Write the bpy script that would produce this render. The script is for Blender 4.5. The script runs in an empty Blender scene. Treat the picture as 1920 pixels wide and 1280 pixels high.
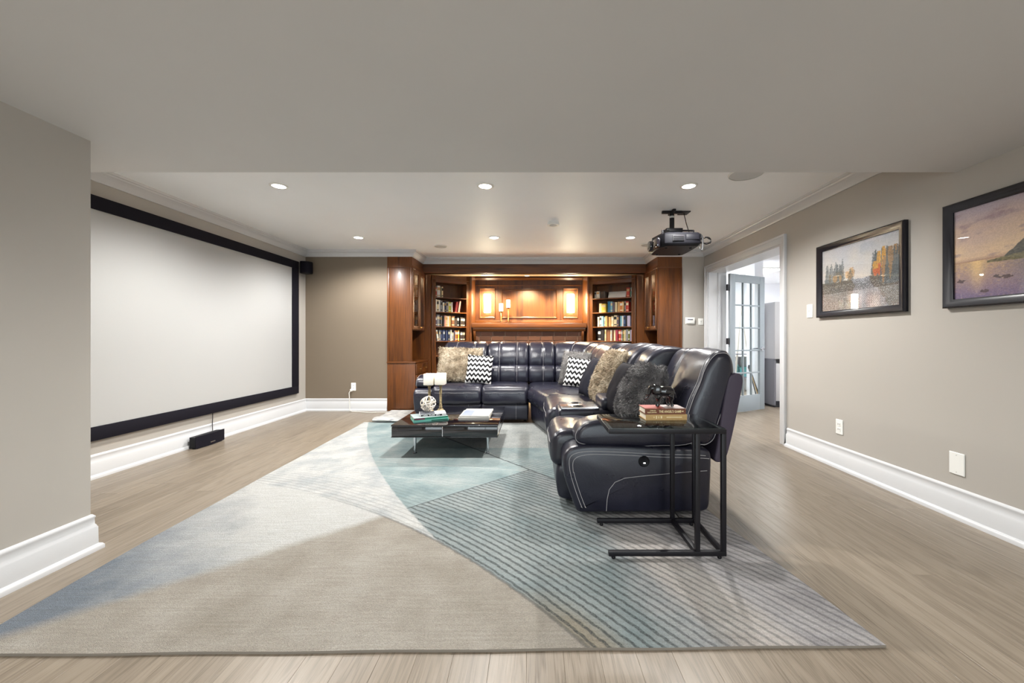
import bpy, bmesh, math, random
from mathutils import Vector, Matrix, noise as mnoise
R = random.Random(7)
PI = math.pi
sc = bpy.context.scene
COL = sc.collection

# ------------------------------------------------------------------ camera, world, exposure
CAM_H = 1.10
cd = bpy.data.cameras.new('camera'); cam = bpy.data.objects.new('camera', cd); COL.objects.link(cam)
cam.location = (0, 0, CAM_H); cam.rotation_euler = (PI / 2, 0, 0)
cd.sensor_width = 36.0; cd.lens = 36.0 * 735 / 1920
cd.shift_x = -39 / 1920; cd.shift_y = -6 / 1920
cd.clip_start = 0.05
sc.camera = cam
w = bpy.data.worlds.new('world'); sc.world = w; w.use_nodes = True
w.node_tree.nodes['Background'].inputs[0].default_value = (0.90, 0.95, 1.0, 1)
w.node_tree.nodes['Background'].inputs[1].default_value = 3.3
sc.view_settings.view_transform = 'Standard'; sc.view_settings.look = 'None'
sc.view_settings.gamma = 1.0; sc.view_settings.use_curve_mapping = False
sc.view_settings.exposure = 0.74
try:
    sc.cycles.use_denoising = True
    sc.cycles.max_bounces = 10; sc.cycles.diffuse_bounces = 7; sc.cycles.glossy_bounces = 4
    sc.cycles.sample_clamp_indirect = 6.0
    sc.cycles.caustics_reflective = False; sc.cycles.caustics_refractive = False
except Exception:
    pass
POT_W = 100.0          # watts of each ceiling downlight
REAR_W = 36.0         # added downlights under the low ceiling, out of view
ALCOVE_W = 150.0
WHITE_LIGHT = (1.0, 0.985, 0.955)
WARM_LIGHT = (1.0, 0.83, 0.53)

# ------------------------------------------------------------------ main measures (metres; camera at x=0, y=0)
XL, XR = -3.45, 2.60          # left wall, right wall
YB = 5.95                     # back wall
XP, YP = -2.29, 2.03          # near pier on the left
ZC, ZLOW, YLOW = 2.43, 2.12, 2.41   # ceiling, lowered ceiling, its far edge
YREAR = -3.0
TL0, TL1 = -2.206, -1.83      # left glazed cabinet
TR0, TR1 = 1.889, 2.262       # right glazed cabinet
YBEAM, ZBEAM = 6.53, 2.185
YALC = 7.40

# ------------------------------------------------------------------ helpers: colour and materials
def lin(c):
    c = c / 255.0
    return c / 12.92 if c <= 0.04045 else ((c + 0.055) / 1.055) ** 2.4
def rgb(r, g, b): return (lin(r), lin(g), lin(b), 1.0)

class S:
    """a shader socket with arithmetic"""
    def __init__(s, nt, k): s.nt = nt; s.k = k
    def _op(s, op, a, b=None, c=None, clamp=False):
        n = s.nt.nodes.new('ShaderNodeMath'); n.operation = op; n.use_clamp = clamp
        for i, v in enumerate((a, b, c)):
            if v is None: continue
            if isinstance(v, S): s.nt.links.new(v.k, n.inputs[i])
            else: n.inputs[i].default_value = v
        return S(s.nt, n.outputs[0])
    def __add__(s, o): return s._op('ADD', s, o)
    __radd__ = __add__
    def __sub__(s, o): return s._op('SUBTRACT', s, o)
    def __rsub__(s, o): return s._op('SUBTRACT', o, s)
    def __mul__(s, o): return s._op('MULTIPLY', s, o)
    __rmul__ = __mul__
    def __truediv__(s, o): return s._op('DIVIDE', s, o)
    def __neg__(s): return s * -1.0
    def sin(s): return s._op('SINE', s)
    def sqrt(s): return s._op('SQRT', s)
    def abs(s): return s._op('ABSOLUTE', s)
    def gt(s, v): return s._op('GREATER_THAN', s, v)
    def lt(s, v): return s._op('LESS_THAN', s, v)
    def clamp(s): return s._op('ADD', s, 0.0, clamp=True)
    def frac(s): return s._op('FRACT', s)
    def pingpong(s, v): return s._op('PINGPONG', s, v)
    def exp(s): return s._op('EXPONENT', s)
    def step(s, e, w):   # smooth 0..1 across e-w..e+w
        return ((s - (e - w)) * (1.0 / (2 * w))).clamp()

class Mat:
    def __init__(s, name, base=(.5, .5, .5, 1), rough=.5, metal=0., spec=.5, coat=0., coat_rough=.1, trans=0., emit=None, estr=0., sheen=0., ior=None, alpha=None):
        s.m = bpy.data.materials.new(name); s.m.use_nodes = True
        s.nt = s.m.node_tree; s.b = s.nt.nodes['Principled BSDF']
        I = s.b.inputs
        I['Base Color'].default_value = base; I['Roughness'].default_value = rough; I['Metallic'].default_value = metal
        I['Specular IOR Level'].default_value = spec; I['Coat Weight'].default_value = coat; I['Coat Roughness'].default_value = coat_rough
        I['Transmission Weight'].default_value = trans
        if sheen: I['Sheen Weight'].default_value = sheen
        if ior: I['IOR'].default_value = ior
        if emit: I['Emission Color'].default_value = emit; I['Emission Strength'].default_value = estr
        if alpha is not None: I['Alpha'].default_value = alpha
        s._tc = None
    def tc(s, what='Object'):
        if s._tc is None: s._tc = s.nt.nodes.new('ShaderNodeTexCoord')
        return S(s.nt, s._tc.outputs[what])
    def geo(s):
        n = s.nt.nodes.new('ShaderNodeNewGeometry'); return S(s.nt, n.outputs['Position'])
    def rand(s):
        n = s.nt.nodes.new('ShaderNodeObjectInfo'); return S(s.nt, n.outputs['Random'])
    def xyz(s, v):
        n = s.nt.nodes.new('ShaderNodeSeparateXYZ'); s.nt.links.new(v.k, n.inputs[0])
        return [S(s.nt, n.outputs[i]) for i in range(3)]
    def comb(s, x, y, z):
        n = s.nt.nodes.new('ShaderNodeCombineXYZ')
        for i, v in enumerate((x, y, z)):
            if isinstance(v, S): s.nt.links.new(v.k, n.inputs[i])
            else: n.inputs[i].default_value = v
        return S(s.nt, n.outputs[0])
    def mapv(s, v, scale=(1, 1, 1), loc=(0, 0, 0), rot=(0, 0, 0)):
        n = s.nt.nodes.new('ShaderNodeMapping'); s.nt.links.new(v.k, n.inputs[0])
        n.inputs['Location'].default_value = loc; n.inputs['Rotation'].default_value = rot; n.inputs['Scale'].default_value = scale
        return S(s.nt, n.outputs[0])
    def noise(s, v, scale=5., detail=3., rough=.55, dist=0.):
        n = s.nt.nodes.new('ShaderNodeTexNoise'); s.nt.links.new(v.k, n.inputs['Vector'])
        n.inputs['Scale'].default_value = scale; n.inputs['Detail'].default_value = detail
        n.inputs['Roughness'].default_value = rough; n.inputs['Distortion'].default_value = dist
        return S(s.nt, n.outputs[0])
    def voronoi(s, v, scale=5., out='Distance'):
        n = s.nt.nodes.new('ShaderNodeTexVoronoi'); s.nt.links.new(v.k, n.inputs['Vector']); n.inputs['Scale'].default_value = scale
        return S(s.nt, n.outputs[out])
    def ramp(s, f, stops):
        n = s.nt.nodes.new('ShaderNodeValToRGB'); s.nt.links.new(f.k, n.inputs[0])
        e = n.color_ramp.elements
        while len(e) < len(stops): e.new(0.5)
        for i, (p, c) in enumerate(stops): e[i].position = p; e[i].color = c
        return S(s.nt, n.outputs[0])
    def mix(s, f, a, b, mode='MIX'):
        n = s.nt.nodes.new('ShaderNodeMix'); n.data_type = 'RGBA'; n.blend_type = mode
        ins = [k for k in n.inputs if k.type == 'RGBA']
        if isinstance(f, S): s.nt.links.new(f.k, n.inputs[0])
        else: n.inputs[0].default_value = f
        for k, v in zip(ins, (a, b)):
            if isinstance(v, S): s.nt.links.new(v.k, k)
            else: k.default_value = v
        return S(s.nt, [k for k in n.outputs if k.type == 'RGBA'][0])
    def set(s, inp, v):
        s.nt.links.new(v.k, s.b.inputs[inp]); return s
    def bump(s, h, strength=.3, dist=.01):
        n = s.nt.nodes.new('ShaderNodeBump'); s.nt.links.new(h.k, n.inputs['Height'])
        n.inputs['Strength'].default_value = strength; n.inputs['Distance'].default_value = dist
        s.nt.links.new(n.outputs[0], s.b.inputs['Normal']); return s

def paint(name, c, rough=.6, var=.04):
    m = Mat(name, c, rough, spec=.3); v = m.tc()
    n = m.noise(v, 1.3, 2)
    d = tuple(x * (1 - var) for x in c[:3]) + (1,)
    l = tuple(min(1, x * (1 + var)) for x in c[:3]) + (1,)
    m.set('Base Color', m.mix(n, d, l))
    m.bump(m.noise(v, 160, 2), .06, .002)
    return m.m
M = {}
TAUPE = rgb(177, 172, 165)
M['wall'] = paint('taupe_wall_paint', TAUPE)
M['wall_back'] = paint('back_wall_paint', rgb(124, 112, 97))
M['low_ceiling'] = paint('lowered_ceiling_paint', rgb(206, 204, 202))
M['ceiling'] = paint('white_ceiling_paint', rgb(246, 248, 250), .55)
M['trim'] = paint('white_trim_paint', rgb(205, 206, 208), .32, .015)
M['soffit'] = paint('cream_soffit_paint', rgb(226, 208, 170), .5)
M['white_wall'] = paint('white_room_paint', rgb(236, 238, 242))

def wood(name, dark, light, axis=2, rough=.40, scale=1.0, coat=.12, alt=None):
    m = Mat(name, light, rough, spec=.45, coat=coat, coat_rough=.18)
    v = m.tc(); x, y, z = m.xyz(v); rd = m.rand()
    st = [9.0, 9.0, 9.0]; st[axis] = 0.75
    off = rd * 7.3
    vv = m.comb(x * (st[0] * scale) + off, y * (st[1] * scale) + off, z * (st[2] * scale) + off)
    g = m.noise(vv, 1.0, 3, .55, .6)                         # broad figure
    st2 = [150., 150., 150.]; st2[axis] = 5.
    fine = m.noise(m.comb(x * st2[0] + off, y * st2[1] + off, z * st2[2]), 1.0, 2, .6)
    rings = ((g * 15.0).sin() * .5 + .5)
    f = (g * .40 + rings * .12 + fine * .52 - .05).clamp()
    c = m.ramp(f, [(0.22, dark), (0.62, light), (0.9, alt or light)])
    m.set('Base Color', c); m.bump(fine, .12, .002)
    return m.m
OAK_D, OAK_L, OAK_A = rgb(52, 25, 8), rgb(108, 60, 18), rgb(138, 84, 28)
M['oak_v'] = wood('stained_oak_upright', OAK_D, OAK_L, 2, alt=OAK_A)
M['oak_h'] = wood('stained_oak_lengthwise', OAK_D, OAK_L, 0, alt=OAK_A)
M['oak_y'] = wood('stained_oak_crosswise', OAK_D, OAK_L, 1, alt=OAK_A)

def floor_mat():
    m = Mat('grey_washed_oak_floor', rgb(176, 160, 138), .3, spec=.32, coat=.08, coat_rough=.25)
    v = m.tc(); x, y, z = m.xyz(v); rd = m.rand(); off = rd * 31.0
    vv = m.comb(x * 17.0 + off, y * 1.1 + off, z + off)
    g = m.noise(vv, 1.0, 3, .5, .9)
    rings = ((g * 34.0).sin() * .5 + .5)
    fine = m.noise(m.comb(x * 260. + off, y * 6. + off, z), 1.0, 2, .6)
    f = (rings * .17 + fine * .58 + g * .3 - .03).clamp()
    c = m.ramp(f, [(0.18, rgb(96, 86, 74)), (0.5, rgb(138, 127, 113)), (0.85, rgb(153, 143, 130))])
    t = m.mix(rd, rgb(234, 231, 227), rgb(255, 253, 250))
    m.set('Base Color', m.mix(1.0, c, t, 'MULTIPLY'))
    m.set('Roughness', fine * .12 + .30)
    m.bump(fine + rings * .4, .10, .002)
    return m.m
M['floor'] = floor_mat()
M['subfloor'] = Mat('floor_underlay', rgb(96, 82, 66), .6).m

def leather():
    m = Mat('dark_charcoal_leather', rgb(47, 48, 56), .34, spec=.55, coat=.12, coat_rough=.3)
    v = m.tc()
    n = m.noise(v, 3.0, 3)
    m.set('Base Color', m.ramp(n, [(0.3, rgb(22, 22, 35)), (0.7, rgb(36, 36, 50))]))
    m.set('Roughness', m.noise(v, 7.0, 3) * .18 + .21)
    grain = m.voronoi(v, 260); cr = m.noise(m.mapv(v, (1, 1, 1)), 14, 4, .6, 1.2)
    m.bump(grain * .25 + cr * .8, .22, .005)
    return m.m
M['leather'] = leather()
M['stitch'] = Mat('pale_grey_thread', rgb(178, 175, 176), .7).m
M['shell'] = Mat('grey_back_fabric', rgb(70, 62, 76), .55, spec=.3).m
M['shell'].name = 'grey_back_vinyl'
M['black_plastic'] = Mat('black_plastic', rgb(14, 14, 19), .5, spec=.22).m
M['black_gloss'] = Mat('black_gloss_lacquer', rgb(18, 16, 20), .06, spec=.6, coat=.5, coat_rough=.03).m
M['black_metal'] = Mat('black_powder_coated_steel', rgb(20, 18, 23), .45, spec=.35).m
M['chrome'] = Mat('brushed_steel', rgb(200, 202, 206), .22, metal=1).m
M['screen_white'] = Mat('matte_white_screen', rgb(176, 176, 175), .8, spec=.1).m
M['velvet_black'] = Mat('black_velvet_border', rgb(20, 18, 28), .8, spec=.2).m
M['white_plastic'] = Mat('white_plastic', rgb(238, 238, 234), .4).m
M['grille'] = Mat('white_metal_grille', rgb(196, 196, 194), .5).m
M['led'] = Mat('white_led', rgb(255, 255, 255), .4, emit=(1, .97, .93, 1), estr=14.0).m
M['led_warm'] = Mat('warm_led', rgb(255, 250, 235), .4, emit=(1, .86, .62, 1), estr=14.0).m
M['sconce'] = Mat('lit_opal_glass', rgb(255, 250, 235), .4, emit=(1, .88, .62, 1), estr=55.0).m
M['led_off'] = Mat('tiny_white_light', rgb(255, 255, 255), .4, emit=(1, 1, 1, 1), estr=2.0).m
def glass(name, tint=(1, 1, 1, 1), rough=0.0, mixf=.12):
    m = bpy.data.materials.new(name); m.use_nodes = True; nt = m.node_tree; nt.nodes.clear()
    o = nt.nodes.new('ShaderNodeOutputMaterial'); mx = nt.nodes.new('ShaderNodeMixShader')
    t = nt.nodes.new('ShaderNodeBsdfTransparent'); g = nt.nodes.new('ShaderNodeBsdfGlossy'); fr = nt.nodes.new('ShaderNodeLayerWeight'); fr.inputs[0].default_value = .5
    t.inputs[0].default_value = tint; g.inputs['Roughness'].default_value = rough
    nt.links.new(((S(nt, fr.outputs['Facing'])._op('POWER', S(nt, fr.outputs['Facing']), 5.0)) * .96 + .04).k, mx.inputs[0]); nt.links.new(t.outputs[0], mx.inputs[1]); nt.links.new(g.outputs[0], mx.inputs[2])
    nt.links.new(mx.outputs[0], o.inputs[0]); return m
M['glass'] = glass('clear_glass', (.93, .96, .96, 1))
M['pane_glass'] = glass('picture_glass', (1, 1, 1, 1))
M['smoke_glass'] = glass('smoked_glass', (.42, .46, .46, 1))
M['brass'] = Mat('aged_brass', rgb(196, 160, 100), .3, metal=1).m
M['bronze'] = Mat('dark_bronze', rgb(104, 72, 46), .35, metal=.9).m
def antique():
    m = Mat('antique_gold_wood', rgb(150, 130, 92), .5); v = m.tc()
    m.set('Base Color', m.ramp(m.noise(v, 40, 3), [(.35, rgb(84, 70, 46)), (.6, rgb(178, 158, 118))])); return m.m
M['antique'] = antique()
M['wax'] = Mat('cream_wax', rgb(240, 234, 222), .5, spec=.4).m
M['wax'].node_tree.nodes['Principled BSDF'].inputs['Subsurface Weight'].default_value = .2
M['silver_rattan'] = Mat('pale_silver_lacquer', rgb(225, 216, 204), .35, metal=.25).m
M['door_grey'] = Mat('pale_blue_grey_paint', rgb(150, 160, 166), .4).m
M['cabinet_grey'] = paint('grey_laminate', rgb(188, 188, 190), .5)
M['cabinet_dark'] = Mat('dark_grey_laminate', rgb(112, 112, 120), .5).m
M['teal'] = Mat('teal_plastic', rgb(70, 170, 172), .4).m
M['dark_recess'] = Mat('dark_interior', rgb(36, 34, 38), .7).m
M['cord_white'] = Mat('white_cord', rgb(228, 226, 220), .5).m
M['cord_black'] = Mat('black_cord', rgb(20, 20, 22), .5).m
def brick_mat():
    m = Mat('dark_red_brick', rgb(96, 56, 42), .8, spec=.25); v = m.tc(); rd = m.rand()
    n = m.noise(v, 60, 3)
    c = m.mix(rd, rgb(62, 37, 28), rgb(88, 56, 43))
    m.set('Base Color', m.mix(n * .6, c, rgb(54, 36, 30))); m.bump(n, .4, .004); return m.m
M['brick'] = brick_mat()
M['mortar'] = paint('pale_mortar', rgb(132, 110, 96), .85)

def chevron():
    m = Mat('black_white_chevron_cloth', rgb(235, 232, 228), .85, spec=.2); v = m.tc(); x, y, z = m.xyz(v)
    zig = (x * 1.0).pingpong(.0285) * 1.15
    f = ((z + zig) / .0665).frac()
    c = m.mix(f.step(.5, .02), rgb(232, 230, 227), rgb(26, 25, 27))
    m.set('Base Color', c); m.bump(m.noise(v, 320, 2), .25, .002); return m.m
M['chevron'] = chevron()
def furm(name, root, mid, tip, blotch):
    m = Mat(name, mid, .75, spec=.2, sheen=.15); v = m.tc(); n = m.noise(v, 9, 3); f = m.noise(v, 150, 2)
    c = m.ramp((n * .75 + f * .45 - .1).clamp(), [(.28, root), (.5, mid), (.72, tip)])
    m.set('Base Color', c); m.bump(f, .5, .01); return m.m
M['fur_tan'] = furm('tan_brown_fur', rgb(96, 76, 56), rgb(178, 162, 138), rgb(226, 216, 198), 1)
M['fur_grey'] = furm('grey_shag', rgb(72, 70, 72), rgb(128, 125, 123), rgb(166, 162, 160), 1)
M['fur_dark'] = furm('charcoal_shag', rgb(62, 58, 62), rgb(118, 115, 115), rgb(172, 170, 168), 1)
M['cloth_black'] = Mat('black_velvet_cloth', rgb(17, 15, 21), .85, spec=.15).m
M['cloth_navy'] = Mat('dark_navy_cloth', rgb(24, 25, 36), .8, spec=.15).m

def rug_mat():
    m = Mat('abstract_woven_rug', rgb(180, 180, 176), .95, spec=.08, sheen=.15)
    px, py, pz = m.xyz(m.tc()); 
    v = m.tc()
    wob = m.noise(v, 30, 2)
    x = px + (wob - .5) * .012; y = py + (wob - .5) * .012
    dA = ((x + 3.40) * (x + 3.40) + (y + 1.42) * (y + 1.42)).sqrt() - 4.56
    sB = y - (x * .95 + 3.28)
    dC = ((x - 8.144) * (x - 8.144) + (y - 8.763) * (y - 8.763)).sqrt() - 10.915
    sD = y - (x * -1.13 + 3.225)
    n1 = m.noise(v, 1.9, 3); n2 = m.noise(m.mapv(v, (1, 1, 1), (4, 2, 0)), 4.5, 4, .6); fine = m.noise(v, 170, 2, .7)
    tuft = m.noise(v, 420, 1, .6)
    streak = m.noise(m.comb(dA * 26.0, (x - y) * 3.0, 0.0), 1.0, 2)
    eA = dA.step(0, .006); eB = sB.step(0, .012); eC = dC.step(0, .006); eD = sD.step(0, .006) * (1.0 - x.step(.27, .02))
    # colours of the fields
    tan = m.ramp((n1 * .6 + n2 * .5 - .05).clamp(), [(.3, rgb(170, 161, 147)), (.55, rgb(196, 189, 178)), (.8, rgb(214, 210, 201))])
    bluewhite = m.mix(((x * -1.0) - 1.25 + (n2 - .5) * .8 - (y - 2.1) * .75).step(.62, .42), rgb(232, 233, 231), rgb(132, 143, 156))
    white = m.ramp((n2 * 1.1 - .05).clamp(), [(.35, rgb(206, 211, 214)), (.6, rgb(238, 239, 237))])
    teal = m.ramp((n1 * .7 + n2 * .6 - .15).clamp(), [(.3, rgb(138, 165, 169)), (.5, rgb(176, 195, 197)), (.75, rgb(216, 223, 222))])
    grainy = m.ramp((fine * .8 + n2 * .4 - .1).clamp(), [(.3, rgb(150, 160, 160)), (.55, rgb(208, 212, 210)), (.8, rgb(232, 232, 228))])
    stripebase0 = m.ramp((n1 * .6 + n2 * .5 - .05).clamp(), [(.3, rgb(140, 160, 164)), (.55, rgb(180, 191, 192)), (.8, rgb(208, 213, 211))])
    mauve = m.ramp((streak * .5 + n2 * .6 - .05).clamp(), [(.3, rgb(176, 173, 178)), (.55, rgb(218, 214, 216)), (.8, rgb(238, 234, 234))])
    rightf = (x + (y - 1.9) * .25 + (n2 - .5) * .35).step(.52, .22)
    stripebase = m.mix(rightf, stripebase0, mauve)
    band = (x + (y - 1.6) * .38 - .76).abs().step(.13, .05)
    stripebase = m.mix((1.0 - band) * .85 * (1.0 - y.step(2.15, .15)), stripebase, rgb(238, 230, 224))
    gold = (1.0 - dA.step(.10, .05)) * (1.0 - y.step(1.62, .12))
    stripebase = m.mix(gold * .7, stripebase, rgb(176, 158, 128))
    # stripes run parallel to the great arc
    ph = (dA + (n2 - .5) * .010) / .0385
    line = (ph.frac() - .5).abs()                     # 0 in the middle of a stripe
    ln = 1.0 - line.step(.165, .06)
    ln = ln * ((fine * 1.9 - .25).clamp())
    strong = (1.0 - rightf * .38) * (1.0 - (y.step(3.35, .5)) * .35)
    dark = rgb(40, 50, 54)
    stripes = m.mix(ln * strong * .95, stripebase, dark)
    tri = m.mix(ln * .55 * (1.0 - dA.step(.30, .22)), teal, rgb(96, 110, 114))
    thin1 = 1.0 - (y + x * .187 - 3.217).abs().step(.006, .004)
    thin2 = 1.0 - (y + x * .26 - 2.803).abs().step(.006, .004)
    tri = m.mix((thin1 + thin2).clamp() * .7, tri, rgb(218, 226, 226))
    upper = m.mix((y - 3.90).step(0, .008), m.mix(ln * .6 * (1.0 - sD.step(.42, .3)), teal, dark), grainy)
    leftw = m.mix(ln * .40 * (1.0 - dA.step(.22, .16)), white, rgb(140, 140, 138))
    right = m.mix(eD, m.mix(eB, stripes, tri), upper)
    outer = m.mix(eC, right, leftw)
    inner = m.mix((sB + (n2 - .5) * .05).step(0, .05), tan, bluewhite)
    c = m.mix(eA, inner, outer)
    wv = m.noise(m.mapv(v, (5, 90, 1)), 1.0, 2)
    c = m.mix(1.0, c, m.mix(((wv - .5) * 2.0 + .5).clamp(), rgb(232, 230, 226), rgb(255, 255, 255)), 'MULTIPLY')
    # dark outlines
    oA = (1.0 - dA.abs().step(.008, .004)) * (x.step(-1.2, .5)) * .65
    oD = (1.0 - sD.abs().step(.012, .005)) * (1.0 - eC) * eA * (y - 2.9).step(0, .1)
    oB = (1.0 - sB.abs().step(.009, .004)) * eA * (1.0 - eC) * (1.0 - sD.step(0, .01)) * .8
    c = m.mix((oA + oD + oB).clamp() * .8, c, rgb(62, 68, 70))
    sp = m.mix(((fine - .5) * 2.2 + .5).clamp(), rgb(216, 216, 216), rgb(255, 255, 255))
    c = m.mix(1.0, c, sp, 'MULTIPLY')
    tf = m.mix(((tuft - .5) * 2.4 + .5).clamp(), rgb(214, 214, 214), rgb(255, 255, 255))
    m.set('Base Color', m.mix(1.0, c, tf, 'MULTIPLY'))
    m.bump(fine * .7 + tuft * .7 - ln * eA * .3, .8, .012)
    return m.m
M['rug'] = rug_mat()
M['rug_edge'] = Mat('dark_rug_binding', rgb(128, 120, 110), .9).m
def rug2():
    m = Mat('grey_mottled_rug', rgb(190, 188, 184), .95, spec=.1); v = m.tc()
    m.set('Base Color', m.ramp(m.noise(m.mapv(v, (4, 10, 4)), 2, 4, .65), [(.3, rgb(128, 130, 134)), (.6, rgb(206, 204, 200))]))
    m.bump(m.noise(v, 200, 2), .6, .01); return m.m
M['rug2'] = rug2()
def vcol(name, rough=.5):
    m = Mat(name, rough=rough); a = m.nt.nodes.new('ShaderNodeAttribute'); a.attribute_name = 'print'
    m.set('Base Color', S(m.nt, a.outputs['Color'])); return m.m
M['print_forest'] = vcol('printed_forest_jigsaw', .5)
M['print_sea'] = vcol('printed_sunset_picture', .6)
M['frame'] = Mat('blue_black_frame_lacquer', rgb(15, 15, 26), .25, spec=.5).m
_pc = {}
def flat(c, rough=.6):
    k = (c, rough)
    if k not in _pc:
        m = Mat('book_cloth_%02x%02x%02x' % c, rgb(*c), rough); v = m.tc()
        n = m.noise(v, 90, 2)
        d = tuple(x * .8 for x in rgb(*c)[:3]) + (1,)
        m.set('Base Color', m.mix(n, d, rgb(*c))); _pc[k] = m.m
    return _pc[k]
M['pages'] = Mat('book_pages', rgb(226, 216, 196), .8).m

# ------------------------------------------------------------------ helpers: meshes and objects
def wloc(o):
    v = Vector((0, 0, 0))
    while o is not None: v += Vector(o.location); o = o.parent
    return v
def put(name, me, mat, parent=None, loc=None):
    o = bpy.data.objects.new(name, me); COL.objects.link(o)
    if mat is not None and len(me.materials) == 0: me.materials.append(M[mat] if isinstance(mat, str) else mat)
    if parent is not None: o.parent = parent
    if loc is not None: o.location = loc
    return o
def tag(o, label=None, cat=None, group=None, kind=None):
    if label: o['label'] = label
    if cat: o['category'] = cat
    if group: o['group'] = group
    if kind: o['kind'] = kind
    return o
def thing(name, label, cat, loc=(0, 0, 0), rot=(0, 0, 0), group=None):
    o = bpy.data.objects.new(name, None); COL.objects.link(o); o.empty_display_size = .05
    o.location = loc; o.rotation_euler = rot
    return tag(o, label, cat, group)

class MB:
    def __init__(s): s.v = []; s.f = []
    def add(s, vs, fs):
        b = len(s.v); s.v += [tuple(p) for p in vs]; s.f += [tuple(i + b for i in f) for f in fs]; return s
    def box(s, x0, x1, y0, y1, z0, z1, bev=0., seg=2):
        if bev <= 0:
            return s.add([(x0, y0, z0), (x1, y0, z0), (x1, y1, z0), (x0, y1, z0), (x0, y0, z1), (x1, y0, z1), (x1, y1, z1), (x0, y1, z1)],
                         [(3, 2, 1, 0), (4, 5, 6, 7), (0, 1, 5, 4), (1, 2, 6, 5), (2, 3, 7, 6), (3, 0, 4, 7)])
        bm = bmesh.new(); bmesh.ops.create_cube(bm, size=1)
        for v in bm.verts: v.co = Vector(((x0 + x1) / 2 + v.co.x * (x1 - x0), (y0 + y1) / 2 + v.co.y * (y1 - y0), (z0 + z1) / 2 + v.co.z * (z1 - z0)))
        bmesh.ops.bevel(bm, geom=bm.edges[:], offset=bev, segments=seg, profile=.5, affect='EDGES')
        bm.verts.index_update()
        s.add([v.co[:] for v in bm.verts], [[v.index for v in f.verts] for f in bm.faces]); bm.free(); return s
    def prism(s, poly, a0, a1, axis=2):
        """extrude a 2D polygon along an axis; poly coordinates are the other two axes in order"""
        n = len(poly)
        def P(p, a): return {0: (a, p[0], p[1]), 1: (p[0], a, p[1]), 2: (p[0], p[1], a)}[axis]
        vs = [P(p, a0) for p in poly] + [P(p, a1) for p in poly]
        return s.add(vs, [tuple(range(n))[::-1], tuple(range(n, 2 * n))] + [(i, (i + 1) % n, n + (i + 1) % n, n + i) for i in range(n)])
    def rings(s, rings, closed=True, cap=True, loop=False):
        n = len(rings[0]); vs = [p for r in rings for p in r]; fs = []
        m = len(rings)
        for i in range(m if loop else m - 1):
            a, b = i * n, ((i + 1) % m) * n
            for j in range(n if closed else n - 1):
                k = (j + 1) % n; fs.append((a + j, a + k, b + k, b + j))
        if cap and not loop:
            for r, rev in ((0, True), (m - 1, False)):
                c = Vector((0, 0, 0))
                for p in rings[r]: c += Vector(p)
                vs.append(tuple(c / n)); ci = len(vs) - 1
                for j in range(n):
                    k = (j + 1) % n
                    fs.append((r * n + k, r * n + j, ci) if rev else (r * n + j, r * n + k, ci))
        return s.add(vs, fs)
    def tube(s, pts, r, seg=8, loop=False):
        pts = [Vector(p) for p in pts]; rings = []; n = len(pts)
        prev = None
        for i, p in enumerate(pts):
            a = pts[(i - 1) % n] if (loop or i > 0) else p; b = pts[(i + 1) % n] if (loop or i < n - 1) else p
            t = (b - a); t = t.normalized() if t.length > 1e-9 else Vector((0, 0, 1))
            if prev is None:
                u = t.orthogonal().normalized()
            else:
                u = (prev - t * prev.dot(t)); u = u.normalized() if u.length > 1e-6 else t.orthogonal().normalized()
            prev = u; q = t.cross(u); rr = r[i] if isinstance(r, (list, tuple)) else r
            rings.append([tuple(p + (u * math.cos(2 * PI * k / seg) + q * math.sin(2 * PI * k / seg)) * rr) for k in range(seg)])
        return s.rings(rings, cap=not loop, loop=loop)
    def lathe(s, prof, c=(0, 0, 0), seg=20, axis=2, cap=True):
        rings = []
        for r, h in prof:
            ring = []
            for k in range(seg):
                a = 2 * PI * k / seg; p = (r * math.cos(a), r * math.sin(a))
                d = {2: (p[0], p[1], h), 1: (p[0], h, -p[1]), 0: (h, p[0], p[1])}[axis]
                ring.append((c[0] + d[0], c[1] + d[1], c[2] + d[2]))
            rings.append(ring)
        return s.rings(rings, cap=cap)
    def frame(s, x0, x1, z0, z1, y, prof):
        """picture-frame moulding in the xz plane; prof = list of (inward, y) closed"""
        corners = [(x0, z0, 1, 1), (x1, z0, -1, 1), (x1, z1, -1, -1), (x0, z1, 1, -1)]
        return s.rings([[(cx + sx * i, y + d, cz + sz * i) for i, d in prof] for cx, cz, sx, sz in corners], loop=True)
    def mesh(s, smooth=30, off=None, name='mesh'):
        me = bpy.data.meshes.new(name)
        vs = s.v if off is None else [(a - off[0], b - off[1], c - off[2]) for a, b, c in s.v]
        me.from_pydata(vs, [], s.f); me.update()
        bm = bmesh.new(); bm.from_mesh(me); bmesh.ops.recalc_face_normals(bm, faces=bm.faces); bm.to_mesh(me); bm.free()
        if smooth:
            me.polygons.foreach_set('use_smooth', [True] * len(me.polygons))
            try: me.set_sharp_from_angle(angle=math.radians(smooth))
            except Exception: pass
        return me
    def build(s, name, mat, parent=None, smooth=30, local=False):
        """vertices are world positions unless local"""
        off = None if local or parent is None else wloc(parent)
        return put(name, s.mesh(smooth, off, name), mat, parent)
    def alone(s, name, mat, smooth=30):
        """a top-level mesh with its origin at the middle of its base"""
        xs, ys, zs = zip(*s.v); c = ((min(xs) + max(xs)) / 2, (min(ys) + max(ys)) / 2, min(zs))
        return put(name, s.mesh(smooth, c, name), mat, None, c)

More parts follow.
